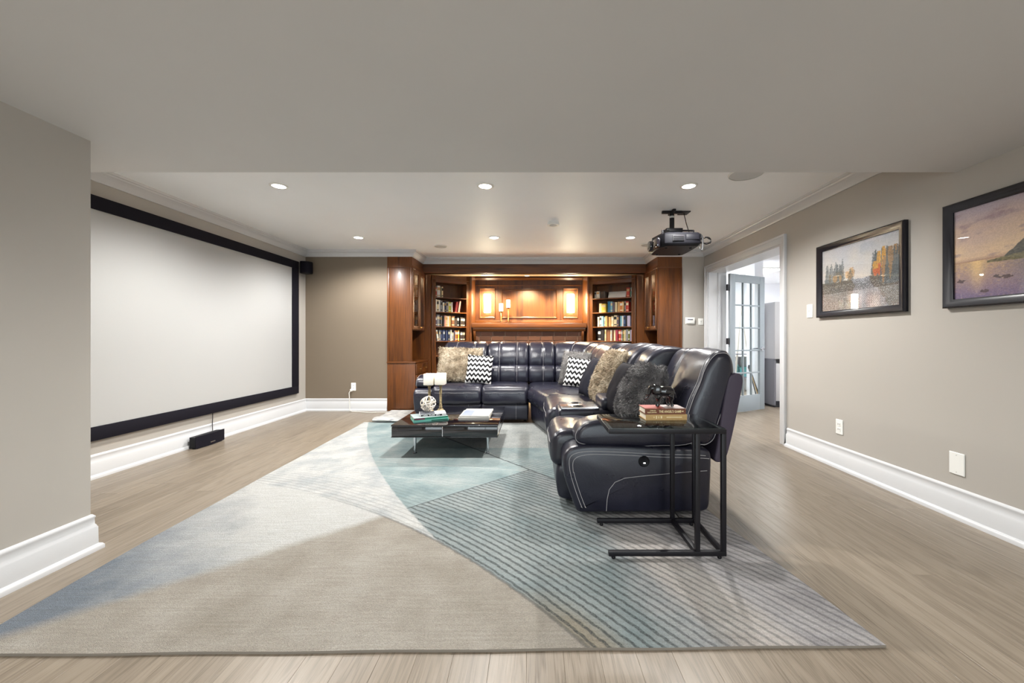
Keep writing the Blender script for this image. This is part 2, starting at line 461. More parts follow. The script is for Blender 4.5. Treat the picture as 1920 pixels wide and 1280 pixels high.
def struct(name, mb, mat, parent=None, smooth=0):
    o = mb.build(name, mat, parent, smooth)
    if parent is None: o['kind'] = 'structure'
    return o
def chaikin(p, it=2):
    for _ in range(it):
        q = []
        for i in range(len(p)):
            a, b = p[i], p[(i + 1) % len(p)]
            q.append((a[0] * .75 + b[0] * .25, a[1] * .75 + b[1] * .25)); q.append((a[0] * .25 + b[0] * .75, a[1] * .25 + b[1] * .75))
        p = q
    return p
def offset_in(poly, d):
    n = len(poly); ar = sum(poly[i][0] * poly[(i + 1) % n][1] - poly[(i + 1) % n][0] * poly[i][1] for i in range(n))
    sg = 1 if ar > 0 else -1; out = []
    for i in range(n):
        a, b = Vector(poly[i - 1]), Vector(poly[(i + 1) % n]); t = (b - a); t = t.normalized() if t.length > 1e-9 else Vector((1, 0))
        nrm = Vector((-t.y, t.x)) * sg
        out.append((poly[i][0] + nrm.x * d, poly[i][1] + nrm.y * d))
    return out
def sweep(profile, path, closed=False):
    """mitred moulding: profile (out, z); path of (x, y), 'out' is to the right of travel"""
    rings = []; n = len(path)
    for i, p in enumerate(path):
        p = Vector(p); d0 = (p - Vector(path[i - 1])).normalized() if i > 0 else None
        d1 = (Vector(path[i + 1]) - p).normalized() if i < n - 1 else None
        if d0 is None: d0 = d1
        if d1 is None: d1 = d0
        n0, n1 = Vector((d0.y, -d0.x)), Vector((d1.y, -d1.x)); m = (n0 + n1).normalized(); k = 1 / max(.3, m.dot(n0))
        rings.append([(p.x + m.x * k * o, p.y + m.y * k * o, z) for o, z in profile])
    return MB().rings(rings)

# ------------------------------------------------------------------ the room
# floor with separate planks
struct('floor', MB().box(XL - .1, XR, YREAR, 7.6, -.06, -.012), 'subfloor')
floor_o = bpy.data.objects['floor']
PW = .127; rows = int((XR - XL) / PW) + 1
lens_ = [1.35, 1.65, 1.95, 2.25]
plank_me = {}
def plank_mesh(wd, ln):
    k = (round(wd, 3), round(ln, 3))
    if k not in plank_me:
        plank_me[k] = MB().box(-wd / 2, wd / 2, -ln / 2, ln / 2, -.012, 0, .0006, 1).mesh(0, None, 'plank'); plank_me[k].materials.append(M['floor'])
    return plank_me[k]
for i in range(rows):
    x0 = XL + i * PW; x1 = min(x0 + PW, XR)
    if x1 - x0 < .01: continue
    y = -.35 - R.random() * .5
    while y < 6.55:
        ln = R.choice(lens_)
        put('plank', plank_mesh(x1 - x0 - .0004, ln - .0004), None, floor_o, ((x0 + x1) / 2, y + ln / 2, 0)); y += ln
struct('floor_rear', MB().box(XL, XR, YREAR, -.2, -.03, -.008), 'floor')
# walls
struct('wall_left', MB().box(XL - .12, XL, 1.9, YB + .1, 0, ZC), 'wall')
struct('wall_back_left', MB().box(XL, TL0, YB, YB + .1, 0, ZC), 'wall_back')
struct('wall_back_right', MB().box(TR1, XR, YB, YB + .1, 0, ZC), 'wall')
DY0, DY1, DZ = 4.10, 5.80, 2.085       # doorway in the right wall
WT = .235
struct('wall_right', MB().box(XR, XR + WT, YREAR, DY0, 0, ZC).box(XR, XR + WT, DY0, DY1, DZ, ZC).box(XR, XR + WT, DY1, YB + .1, 0, ZC), 'wall')
struct('wall_pier', MB().box(XL - .12, XP, YREAR, YP, 0, ZLOW), 'wall')
WX0, WX1, WZ0, WZ1 = -1.9, 2.2, .06, 2.02      # invented glazed door, added unseen in the rear wall to bring in daylight
struct('wall_rear', MB().box(XL - .12, WX0, YREAR - .1, YREAR, 0, ZC).box(WX1, XR + WT, YREAR - .1, YREAR, 0, ZC).box(WX0, WX1, YREAR - .1, YREAR, WZ1, ZC).box(WX0, WX1, YREAR - .1, YREAR, 0, WZ0), 'wall')
wn = struct('added_window_1', MB().frame(WX0, WX1, WZ0, WZ1, YREAR - .02, [(0, 0), (0, -.06), (.05, -.06), (.05, 0)]).box(.12, .18, YREAR - .08, YREAR - .02, WZ0, WZ1), 'trim')
for a_, b_ in ((WX0 + .05, .12), (.18, WX1 - .05)): MB().box(a_, b_, YREAR - .052, YREAR - .048, WZ0 + .05, WZ1 - .05).build('pane', 'glass', wn, 0)
ld = bpy.data.lights.new('added_window_portal', 'AREA'); ld.shape = 'RECTANGLE'; ld.size = WX1 - WX0; ld.size_y = WZ1 - WZ0; ld.cycles.is_portal = True
po = bpy.data.objects.new('added_window_portal', ld); COL.objects.link(po); po.location = ((WX0 + WX1) / 2, YREAR - .11, (WZ0 + WZ1) / 2); po.rotation_euler = (PI / 2, 0, 0); po.parent = wn
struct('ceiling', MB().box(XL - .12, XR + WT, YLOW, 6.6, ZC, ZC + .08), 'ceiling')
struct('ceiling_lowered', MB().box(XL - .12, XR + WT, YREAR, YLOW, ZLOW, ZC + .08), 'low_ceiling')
# alcove shell
struct('wall_alcove', MB().box(TL0 - .02, TR1 + .02, YALC, YALC + .1, 0, ZC).box(TL0 - .06, TL0, YB + .1, YALC, 0, ZC).box(TR1, TR1 + .06, YB + .1, YALC, 0, ZC), 'oak_h')
struct('ceiling_alcove', MB().box(TL0, TR1, YBEAM + .12, YALC, ZC - .004, ZC + .06), 'oak_h')
struct('ceiling_soffit', MB().box(TL1, TR0, YBEAM + .03, 6.86, ZBEAM, ZBEAM + .05), 'soffit')
# oak beam over the alcove
struct('trim_1', MB().box(TL1, TR0, YBEAM, YBEAM + .12, ZBEAM, ZC - .01, .004), 'oak_h')
# crown moulding (out to the right of travel -> room is to the right when walking clockwise)
CP = [(0, 2.335), (.012, 2.335), (.016, 2.345), (.02, 2.352), (.034, 2.37), (.056, 2.392), (.066, 2.397), (.07, 2.408), (.082, 2.412), (.086, ZC), (0, ZC)]
struct('trim_2', sweep(CP, [(XL, YLOW), (XL, YB), (TL1, YB), (TL1, YBEAM), (TR0, YBEAM), (TR0, YB), (XR, YB), (XR, YLOW)]), 'trim', smooth=40)
BP = [(0, 0), (.036, 0), (.036, .018), (.03, .028), (.02, .032), (.019, .118), (.016, .124), (.015, .13), (.011, .136), (.010, .166), (.013, .172), (.012, .178), (.004, .188), (0, .188)]
struct('baseboard_left', sweep(BP, [(XL, YP), (XL, YB), (TL0, YB)]), 'trim', smooth=40)
struct('baseboard_pier', sweep(BP, [(XP, YREAR), (XP, YP), (XL, YP)][::1]), 'trim', smooth=40)
struct('baseboard_right', sweep(BP, [(XR, DY0 - .10), (XR, YREAR)]), 'trim', smooth=40)
struct('baseboard_back', sweep(BP, [(TR1, YB), (XR - .03, YB)]), 'trim', smooth=40)
# doorway lining and casing
def casing(y0, y1, z1, wd):
    mb = MB()
    for (a, b, c, d) in ((y0 - wd, y0, 0, z1 + wd), (y1, y1 + wd, 0, z1 + wd), (y0 - wd, y1 + wd, z1, z1 + wd)):
        mb.box(XR - (.02 if b - a < .2 else .0208), XR, a, b, c, d, .004)
        if b - a < .2:
            e0, e1 = (a - .003, a + .022) if a < y0 - .01 else (b - .022, b + .003)
            mb.box(XR - .03, XR + .001, e0, e1, c, d + .002, .004)
        else: mb.box(XR - .031, XR + .001, a, b, d - .022, d + .003, .004)
    return mb
struct('trim_3', casing(DY0, DY1, DZ, .085), 'trim', smooth=30)
struct('trim_4', MB().box(XR - .005, XR + WT + .02, DY0, DY0 + .018, 0, DZ).box(XR - .005, XR + WT + .02, DY1 - .018, DY1, 0, DZ).box(XR - .005, XR + WT + .02, DY0, DY1, DZ - .018, DZ)
       .box(XR + .13, XR + .165, DY1 - .032, DY1 - .018, 0, DZ - .018), 'trim')
# the bright room beyond the doorway
struct('floor_beyond', MB().box(XR, 6.6, 3.2, 9.6, -.05, -.001), 'floor')
struct('wall_beyond', MB().box(XR + WT, 6.6, 9.5, 9.6, 0, 2.5).box(6.5, 6.6, 3.2, 9.5, 0, 2.5).box(XR + WT, 6.6, 3.1, 3.2, 0, 2.5).box(XR + WT - .05, XR + WT, 6.05, 9.5, 0, 2.5), 'white_wall')
struct('wall_column', MB().box(3.68, 3.82, 6.5, 6.75, 0, 2.4), 'white_wall')
struct('ceiling_beyond', MB().box(XR + WT, 6.6, 3.2, 9.6, 2.42, 2.5).box(XR + WT, 6.5, 5.0, 5.9, 2.28, 2.42), 'white_wall')
# alcove facing: dark end panels, pilasters, returns, panelled wall
al = struct('wall_panelling', MB().box(-1.09, .95, YALC - .03, YALC, 1.2, ZC - .004), 'oak_v')
def moulding(x0, x1, z0, z1, name='panel_moulding'):
    return MB().frame(x0, x1, z0, z1, YALC - .03, [(0, 0), (0, -.008), (.006, -.018), (.014, -.018), (.02, -.008), (.03, -.004), (.03, 0)]).build(name, 'oak_h', al, 30)
moulding(-1.005, -.704, 1.472, 2.045); moulding(-.593, .4625, 1.472, 2.025); moulding(.563, .855, 1.472, 2.045)
MB().box(-1.08, .93, YALC - .055, YALC - .03, 2.085, 2.105, .004).build('rail', 'oak_h', al)
MB().box(-1.08, .93, YALC - .06, YALC - .03, 1.38, 1.43, .006).build('rail', 'oak_h', al)
MB().prism([(YALC - .03, 2.19), (YALC - .045, 2.19), (YALC - .085, 2.225), (YALC - .085, 2.25), (YALC - .03, 2.25)], -1.08, .93, 0).build('cornice', 'oak_h', al)
MB().prism([(-1.135, 7.08), (-1.105, 7.08), (-1.075, YALC), (-1.20, YALC)], 0, ZC - .004).build('return_panel', 'oak_v', al)
MB().prism([(1.015, 7.08), (.985, 7.08), (.93, YALC), (1.08, YALC)], 0, ZC - .004).build('return_panel', 'oak_v', al)
MB().box(TL1 - .30, -1.735, 6.64, 6.68, 0, ZBEAM).build('end_panel', 'oak_v', al)
MB().box(1.765, TR0 + .30, 6.64, 6.68, 0, ZBEAM).build('end_panel', 'oak_v', al)
# brick chimney breast
bw = struct('wall_brick', MB().box(-1.07, .93, 7.115, YALC, 0, 1.24), 'mortar')
PX, PZ = .2228, .0835
bm_full = MB().box(-PX / 2 + .005, PX / 2 - .005, -.012, .03, -PZ / 2 + .005, PZ / 2 - .005, .004, 1).mesh(0, None, 'brick'); bm_full.materials.append(M['brick'])
def brick_at(xa, xb, z):
    if xb - xa < .03: return
    if xb - xa > PX - .001: put('brick', bm_full, None, bw, ((xa + xb) / 2, 7.112, z))
    else: MB().box(xa + .005, xb - .005, 7.10, 7.142, z - PZ / 2 + .005, z + PZ / 2 - .005, .004, 1).build('brick', 'brick', bw, 0)
for r in range(8):
    z = 1.222 - PZ / 2 - r * PZ; x = -1.07 - (PX * .57 if r % 2 else .10)
    while x < .93:
        brick_at(max(x, -1.07), min(x + PX, .93), z); x += PX
# ------------------------------------------------------------------ recessed ceiling lights
def spot(name, loc, watts, col, parent, size=155, rad=.03, blend=.6):
    ld = bpy.data.lights.new(name, 'SPOT'); ld.energy = watts; ld.color = col; ld.spot_size = math.radians(size); ld.spot_blend = blend; ld.shadow_soft_size = rad
    o = bpy.data.objects.new(name, ld); COL.objects.link(o); o.parent = parent; o.location = Vector(loc) - wloc(parent); return o
def downlight(x, y, z, label, watts, col, led='led', r=.055, group='recessed ceiling lights', tilt=0, size=155):
    t = thing('recessed_light', label, 'ceiling light', (x, y, z - .008), group=group)
    MB().lathe([(r, 0), (r + .018, .002), (r + .02, .008), (r, .008)], (x, y, z - .008), 28, cap=False).build('trim_ring', 'white_plastic', t, 50)
    MB().lathe([(r, .004), (r * .6, .003), (.001, .003)], (x, y, z - .008), 28, cap=False).build('lens', led, t, 50)
    spot('lamp', (x, y, z - .03), watts, col, t, size).rotation_euler = (tilt, 0, 0)
    return t
pots = [(-2.215, 3.42, 'round ceiling light of the front row nearest the projector screen'), (-.415, 3.42, 'middle round ceiling light of the front row above the coffee table'),
        (1.36, 3.42, 'round ceiling light of the front row nearest the right wall'), (-2.30, 5.17, 'round ceiling light of the back row nearest the projector screen'),
        (-.506, 5.17, 'middle round ceiling light of the back row in front of the beam'), (1.287, 5.17, 'round ceiling light of the back row beside the projector')]
for x, y, l in pots: downlight(x, y, ZC, l, POT_W, WHITE_LIGHT)
for x, y, l in ((-1.2, .35, 'added unseen round light in lowered ceiling near the pier'), (1.5, .35, 'added unseen round light in lowered ceiling near the right wall pictures'),
                (-1.2, -1.6, 'added unseen round light in lowered ceiling at the rear, pier side'), (1.5, -1.6, 'added unseen round light in lowered ceiling at the rear, right wall side')):
    downlight(x, y, ZLOW, l, REAR_W, WHITE_LIGHT, group='added lights in the lowered ceiling')  # invented fixtures, added out of view to brighten the near half of the room
for x, l in ((-.835, 'small warm light under the oak beam above the left sconce'), (.653, 'small warm light under the oak beam above the right sconce')):
    downlight(x, 6.72, ZBEAM, l, ALCOVE_W, WARM_LIGHT, 'led_warm', .04, 'alcove lights', .5, 100)
downlight(-.10, 6.78, ZBEAM, 'added small warm light in the alcove soffit over the mantel middle', ALCOVE_W, WARM_LIGHT, 'led_warm', .035, 'alcove lights', .5, 100)  # extra lamp added between the two real ones to brighten the panelling
# light of the room beyond
for x, y in ((4.4, 4.6), (4.4, 7.6), (3.4, 8.2)):
    t = thing('flush_ceiling_lamp', 'square white ceiling lamp of the room beyond the doorway at %s' % {(4.4, 4.6): 'its near end', (4.4, 7.6): 'its far end', (3.4, 8.2): 'its far left corner'}[(x, y)], 'ceiling light', (x, y, 2.39), group='lamps of the room beyond')
    MB().box(x - .3, x + .3, y - .3, y + .3, 2.395, 2.42, .006).build('lamp_housing', 'white_plastic', t)
    MB().box(x - .27, x + .27, y - .27, y + .27, 2.388, 2.396).build('diffuser', 'led', t)
    ld = bpy.data.lights.new('lamp', 'AREA'); ld.size = .5; ld.energy = 30; ld.color = (.96, .98, 1.0)
    o = bpy.data.objects.new('lamp', ld); COL.objects.link(o); o.parent = t; o.location = (0, 0, -.02)

# ceiling discs
def disc(name, x, y, r, label, cat, mat='grille', h=.012, rim=True):
    t = thing(name, label, cat, (x, y, ZC - h))
    MB().lathe([(r, .0), (r + .008, .004), (r + .008, h), (r, h)], (x, y, ZC - h), 32, cap=False).build('rim', 'white_plastic', t, 50)
    MB().lathe([(r, .002), (r * .6, .0), (.001, 0)], (x, y, ZC - h), 32, cap=False).build('cover', mat, t, 50)
disc('ceiling_speaker', -1.33, 5.65, .085, 'flat round speaker grille in ceiling left of the alcove beam', 'speaker')
disc('ceiling_speaker', 1.62, 5.55, .085, 'flat round speaker grille in ceiling behind the projector', 'speaker')
disc('ceiling_speaker', 1.72, 3.16, .125, 'large round speaker grille in ceiling cut by the lowered ceiling edge', 'speaker')
t = thing('smoke_detector', 'small white round smoke detector on ceiling left of projector', 'smoke detector', (.235, 4.5, ZC - .035))
MB().lathe([(.068, 0), (.07, .012), (.07, .02), (.066, .022), (.066, .035)], (.235, 4.5, ZC - .035), 28).build('base', 'white_plastic', t, 40)
MB().lathe([(.03, -.006), (.045, 0), (.05, .004)], (.235, 4.5, ZC - .035), 24).build('sensor_cap', 'grille', t, 40)

# ------------------------------------------------------------------ projector screen on the left wall
SY0, SY1, SZ0, SZ1 = 2.50, 5.725, .30, 2.217
t = thing('projector_screen', 'large white projector screen with wide black border on left wall', 'projector screen', (XL + .002, (SY0 + SY1) / 2, SZ0))
MB().box(XL + .002, XL + .02, SY0 + .08, SY1 - .1, SZ0 + .08, SZ1 - .08).build('screen_surface', 'screen_white', t)
b = .108
for n_, q in (('border', (SY0, SY1, SZ1 - b, SZ1)), ('border', (SY0, SY1, SZ0, SZ0 + b)), ('border', (SY0, SY0 + .13, SZ0 + b, SZ1 - b)), ('border', (SY1 - .145, SY1, SZ0 + b, SZ1 - b))):
    MB().box(XL + .002, XL + .036, q[0], q[1], q[2], q[3], .004).build(n_, 'velvet_black', t)
# satellite speaker in the corner
t = thing('satellite_speaker', 'small black rounded speaker fixed high in the corner beside screen', 'speaker', (XL, 5.84, 2.06))
prof = chaikin([(XL + .01, 5.75), (XL + .12, 5.76), (XL + .16, 5.82), (XL + .15, 5.90), (XL + .01, 5.91)], 2)
MB().prism(prof, 2.06, 2.235).build('speaker_box', 'black_plastic', t, 40)
MB().prism([(a + .006, b_ - .006) for a, b_ in prof], 2.075, 2.22).build('grille_cloth', 'velvet_black', t, 40)
# centre speaker on the floor
t = thing('centre_speaker', 'black centre speaker lying on floor under the projector screen', 'speaker', (-3.36, 4.06, 0), (0, 0, .02))
MB().prism([(-.05, -.17), (.02, -.185), (.02, .185), (-.05, .17)], .012, .115).build('cabinet', 'black_plastic', t, 30, True)
fr = []
for k in range(9):
    a = -.185 + .37 * k / 8; fr.append((.02 + .022 * math.cos(a / .185 * PI / 2) + .004, a))
MB().prism([(.018, -.185)] + fr + [(.018, .185)], .006, .122).build('front_grille', 'velvet_black', t, 30, True)
MB().box(.044, .0475, -.03, .03, .03, .038).build('badge', 'chrome', t, 0, True)
for yy in (-.14, .14): MB().box(-.03, .02, yy - .02, yy + .02, 0, .013).build('foot', 'black_plastic', t, 0, True)
c = MB().tube([(XL + .012, 4.21, .31), (XL + .014, 4.208, .25), (XL + .025, 4.19, .19), (XL + .036, 4.18, .12), (XL + .05, 4.16, .118)], .0035, 6).alone('speaker_cable', 'cord_black')
tag(c, 'thin dark cable from screen bottom down to the centre speaker', 'cable')

# ------------------------------------------------------------------ wall plates
def plate(name, wall, a, z, wd, ht, label, cat, kind):
    """wall: 'r' right wall (a = y), 'b' back wall (a = x)"""
    if wall == 'r': loc = (XR, a, z - ht / 2); rot = (0, 0, -PI / 2)
    else: loc = (a, YB, z - ht / 2); rot = (0, 0, 0)
    t = thing(name, label, cat, loc, rot)
    MB().box(-wd / 2, wd / 2, -.007, 0, 0, ht, .003, 1).build('cover_plate', 'white_plastic', t, 30, True)
    if kind == 'outlet':
        for zc in (.33, .67):
            k = MB().box(-.017, .017, -.0095, -.006, ht * zc - .016, ht * zc + .016, .003, 1).build('socket', 'white_plastic', t, 30, True)
            MB().box(-.009, -.006, -.0102, -.009, ht * zc - .004, ht * zc + .008).box(.006, .009, -.0102, -.009, ht * zc - .004, ht * zc + .008).build('slots', 'dark_recess', k, 0, True)
    elif kind == 'switch':
        MB().box(-.016, .016, -.0115, -.006, ht * .22, ht * .78, .003, 1).build('rocker', 'white_plastic', t, 30, True)
        MB().box(-.007, .007, -.014, -.011, ht * .40, ht * .60, .002, 1).build('toggle', 'grille', t, 30, True)
    elif kind == 'blank':
        for zc in (.12, .88): MB().lathe([(.003, -.0085), (.003, -.006)], (0, 0, ht * zc), 8, 1).build('screw', 'grille', t, 0, True)
    elif kind == 'thermostat':
        MB().box(-wd * .42, wd * .42, -.026, -.006, ht * .08, ht * .92, .006, 2).build('housing', 'white_plastic', t, 30, True)
        MB().box(-.045, .035, -.0275, -.0255, ht * .58, ht * .74).build('display', 'cabinet_dark', t, 0, True)
    return t
plate('wall_outlet', 'r', 3.32, .35, .075, .125, 'white power outlet on right wall below the forest picture', 'outlet', 'outlet')
plate('blank_wall_plate', 'r', 2.40, .333, .088, .135, 'blank white cover plate low on right wall below the sunset picture', 'wall plate', 'blank')
plate('light_switch', 'r', 3.675, 1.355, .075, .125, 'white light switch on right wall beside the forest picture', 'switch', 'switch')
plate('thermostat', 'b', 2.385, 1.367, .145, .10, 'white thermostat on back wall beside the right glazed cabinet', 'thermostat', 'thermostat')
plate('light_switch', 'b', 2.548, 1.352, .078, .10, 'white switch plate beside thermostat at the doorway casing', 'switch', 'switch')
plate('wall_outlet', 'b', -2.72, .365, .073, .12, 'white power outlet on back wall with a white cord plugged in', 'outlet', 'outlet')
c = MB().box(-2.757, -2.727, 5.905, 5.945, .30, .335, .006).tube([(-2.745, 5.915, .32), (-2.765, 5.90, .28), (-2.755, 5.89, .2), (-2.75, 5.885, .1), (-2.745, 5.88, .02), (-2.70, 5.86, .008), (-2.6, 5.84, .006), (-2.5, 5.80, .006), (-2.42, 5.77, .006), (-2.2, 5.80, .006), (-2.0, 5.83, .006)], .0055, 8).alone('power_cord', 'cord_white')
tag(c, 'white power cord hanging from back wall outlet to the floor', 'cord')

# ------------------------------------------------------------------ pictures on the right wall
def fbm(x, y, o=4, s=0):
    v = 0; a = .5; f = 1
    for _ in range(o): v += a * mnoise.noise(Vector((x * f, y * f, s))); a *= .5; f *= 2
    return v
def mixc(a, b, t): t = max(0, min(1, t)); return tuple(a[i] * (1 - t) + b[i] * t for i in range(3))
trees = []
rr = random.Random(3)
for k in range(64):
    side = rr.random() < .5
    u = rr.uniform(.02, .47) if side else rr.uniform(.70, .99)
    base = .46 + rr.uniform(-.03, .03) - (.12 if u > .8 else 0); trees.append((u, base, rr.uniform(.22, .42) * (1.25 if u > .74 else .8), rr.uniform(.010, .024), rr.choice('gggob'), u > .72))
trees.sort(key=lambda q: -q[1])
def forest(u, v):
    n = fbm(u * 5, v * 5, 4, 1); f = fbm(u * 60, v * 60, 2, 2)
    c = mixc((206, 196, 180), (178, 182, 192), v * 1.1 - .25 + n * .5)
    if v < .75: c = mixc(c, (176, 172, 172), (.75 - v) * 1.5)
    if v < .46 + n * .05:                                    # water and banks
        c = mixc((160, 164, 172), (92, 94, 98), .5 + n * 1.6 + f * 1.6)
        bank = abs(u - (.62 - (v - .2) * .25)) - .10 - (.46 - v) * .28 + n * .1
        if bank > 0: c = mixc((112, 104, 92), (70, 68, 64), .5 + f * 1.6 + n)
        if v < .28: c = mixc(c, (182, 184, 186), .35 + f)
    for (tu, tb, th, tw, kind, near) in trees:
        t = (v - tb) / th
        if kind in 'ob' and not near: t = t / .5
        if 0 <= t <= 1:
            ww = tw * (1 - t) * 1.8 + .006 + f * .02 + (.008 if kind in 'ob' else 0)
            if kind in 'ob': ww = tw * 1.5 * math.sqrt(max(0, t * (1.15 - t))) * 1.6 + f * .02
            if abs(u - tu) < ww:
                cc = {'g': (80, 90, 94), 'o': (206, 146, 78), 'b': (150, 116, 78)}[kind]
                if near and kind == 'o': cc = (206, 150, 60) if t > .5 else (196, 92, 46)
                c = mixc(cc, c, .12 if near else .5); c = mixc(c, (40, 40, 40), max(0, f * 1.0))
    hs = rr.random() - .5
    c = tuple(q + hs * (60 if v < .46 else 30) for q in c)
    if v < .40 and rr.random() < .12: c = mixc(c, (226, 226, 226), .6)
    # jigsaw cut lines
    gu, gv = u * 38, v * 28
    du = abs((gu + .18 * math.sin(gv * 6.28)) % 1 - .5); dv = abs((gv + .18 * math.sin(gu * 6.28)) % 1 - .5)
    if max(du, dv) > .455: c = mixc(c, (60, 60, 62) if v < .5 else (150, 150, 152), .55 if v < .45 else .2)
    return c
def sea(u, v):
    n = fbm(u * 3, v * 6, 4, 5); f = fbm(u * 40, v * 70, 2, 6)
    hz = .40
    if v > hz:
        t = (v - hz) / .6
        c = mixc((236, 204, 160), (196, 170, 172), t * 1.05 + n * .5); c = mixc(c, (168, 164, 186), (t - .65) * 1.6 + n * .4)
        cl = fbm(u * 5 + 2, v * 9, 4, 9)
        if cl > .12: c = mixc(c, (158, 130, 136), (cl - .12) * 3.4)
        if v < hz + .05: c = mixc((176, 138, 118), c, (v - hz) / .05)
    else:
        t = (hz - v) / hz
        c = mixc((206, 172, 138), (118, 104, 140), t * 1.1 + f * .7); g = math.exp(-((u - .17) / .05) ** 2) * (1 - t)
        c = mixc(c, (250, 214, 150), g * .9 + (f * .6 if t > .3 else 0)); 
        if u > .30: c = mixc(c, (112, 114, 138), min(.7, (u - .30) * 3) * (1 - t * .5))
        for (ru, rv, rw) in ((.055, .20, .03), (.30, .21, .022), (.36, .195, .04), (.62, .16, .05), (.22, .07, .03)):
            if ((u - ru) / rw) ** 2 + ((v - rv) / .018) ** 2 < 1 + f * 2: c = mixc((74, 62, 66), c, .2)
    if u > .235:                                              # headland with trees
        top = .385 + (u - .235) * .16 + n * .03
        if hz - .035 - (u - .235) * .06 < v < top: c = mixc((96, 92, 70), (142, 132, 96), .5 + f * 1.6)
        if u > .345 and top <= v < top + (.10 + .09 * fbm(u * 14, 0, 3, 4)) * min(1, (u - .345) / .07): c = mixc((70, 70, 66), (104, 100, 92), .5 + f * 1.8)
    hs = (rr.random() - .5) * 26
    return tuple(q + hs for q in c)
def picture(y0, y1, z0, z1, fn, mat, label, nu, nv, fd):
    t = thing('framed_picture', label, 'picture', (XR, (y0 + y1) / 2, z0), (0, 0, -PI / 2))     # local x runs towards the camera
    W, H = (y1 - y0) / 2, z1 - z0; fw = .052
    prof = [(0, 0), (0, -.030), (.008, -.036), (.03, -.030), (.044, -.020), (.052, -.018), (.052, 0)]
    MB().frame(-W, W, 0, H, 0, prof).build('picture_frame', 'frame', t, 25, True)
    a, bb, c0, c1 = -W + fw - .004, W - fw + .004, fw - .004, H - fw + .004
    vs = []; fs = []; cs = []
    for j in range(nv + 1):
        for i in range(nu + 1):
            u, v = i / nu, j / nv; vs.append((a + (bb - a) * u, -.010, c0 + (c1 - c0) * v)); cs.append(fn(u, v))
    for j in range(nv):
        for i in range(nu): k = j * (nu + 1) + i; fs.append((k, k + 1, k + nu + 2, k + nu + 1))
    me = bpy.data.meshes.new('print'); me.from_pydata(vs, [], fs); at = me.color_attributes.new('print', 'FLOAT_COLOR', 'POINT')
    at.data.foreach_set('color', [q for c in cs for q in (lin(max(0, c[0])), lin(max(0, c[1])), lin(max(0, c[2])), 1.)])
    put('printed_picture', me, mat, t)
    MB().box(a, bb, -.015, -.0135, c0, c1).build('glazing', 'pane_glass', t, 0, True)
    MB().box(a, bb, -.008, -.001, c0, c1).build('backing_board', 'black_plastic', t, 0, True)
picture(2.713, 3.555, 1.286, 1.922, forest, 'print_forest', 'jigsaw picture of autumn forest river in dark frame on right wall', 260, 195, 0)
picture(1.615, 2.46, 1.286, 1.922, sea, 'print_sea', 'sunset sea picture in dark frame nearest the camera on right wall', 240, 180, 0)
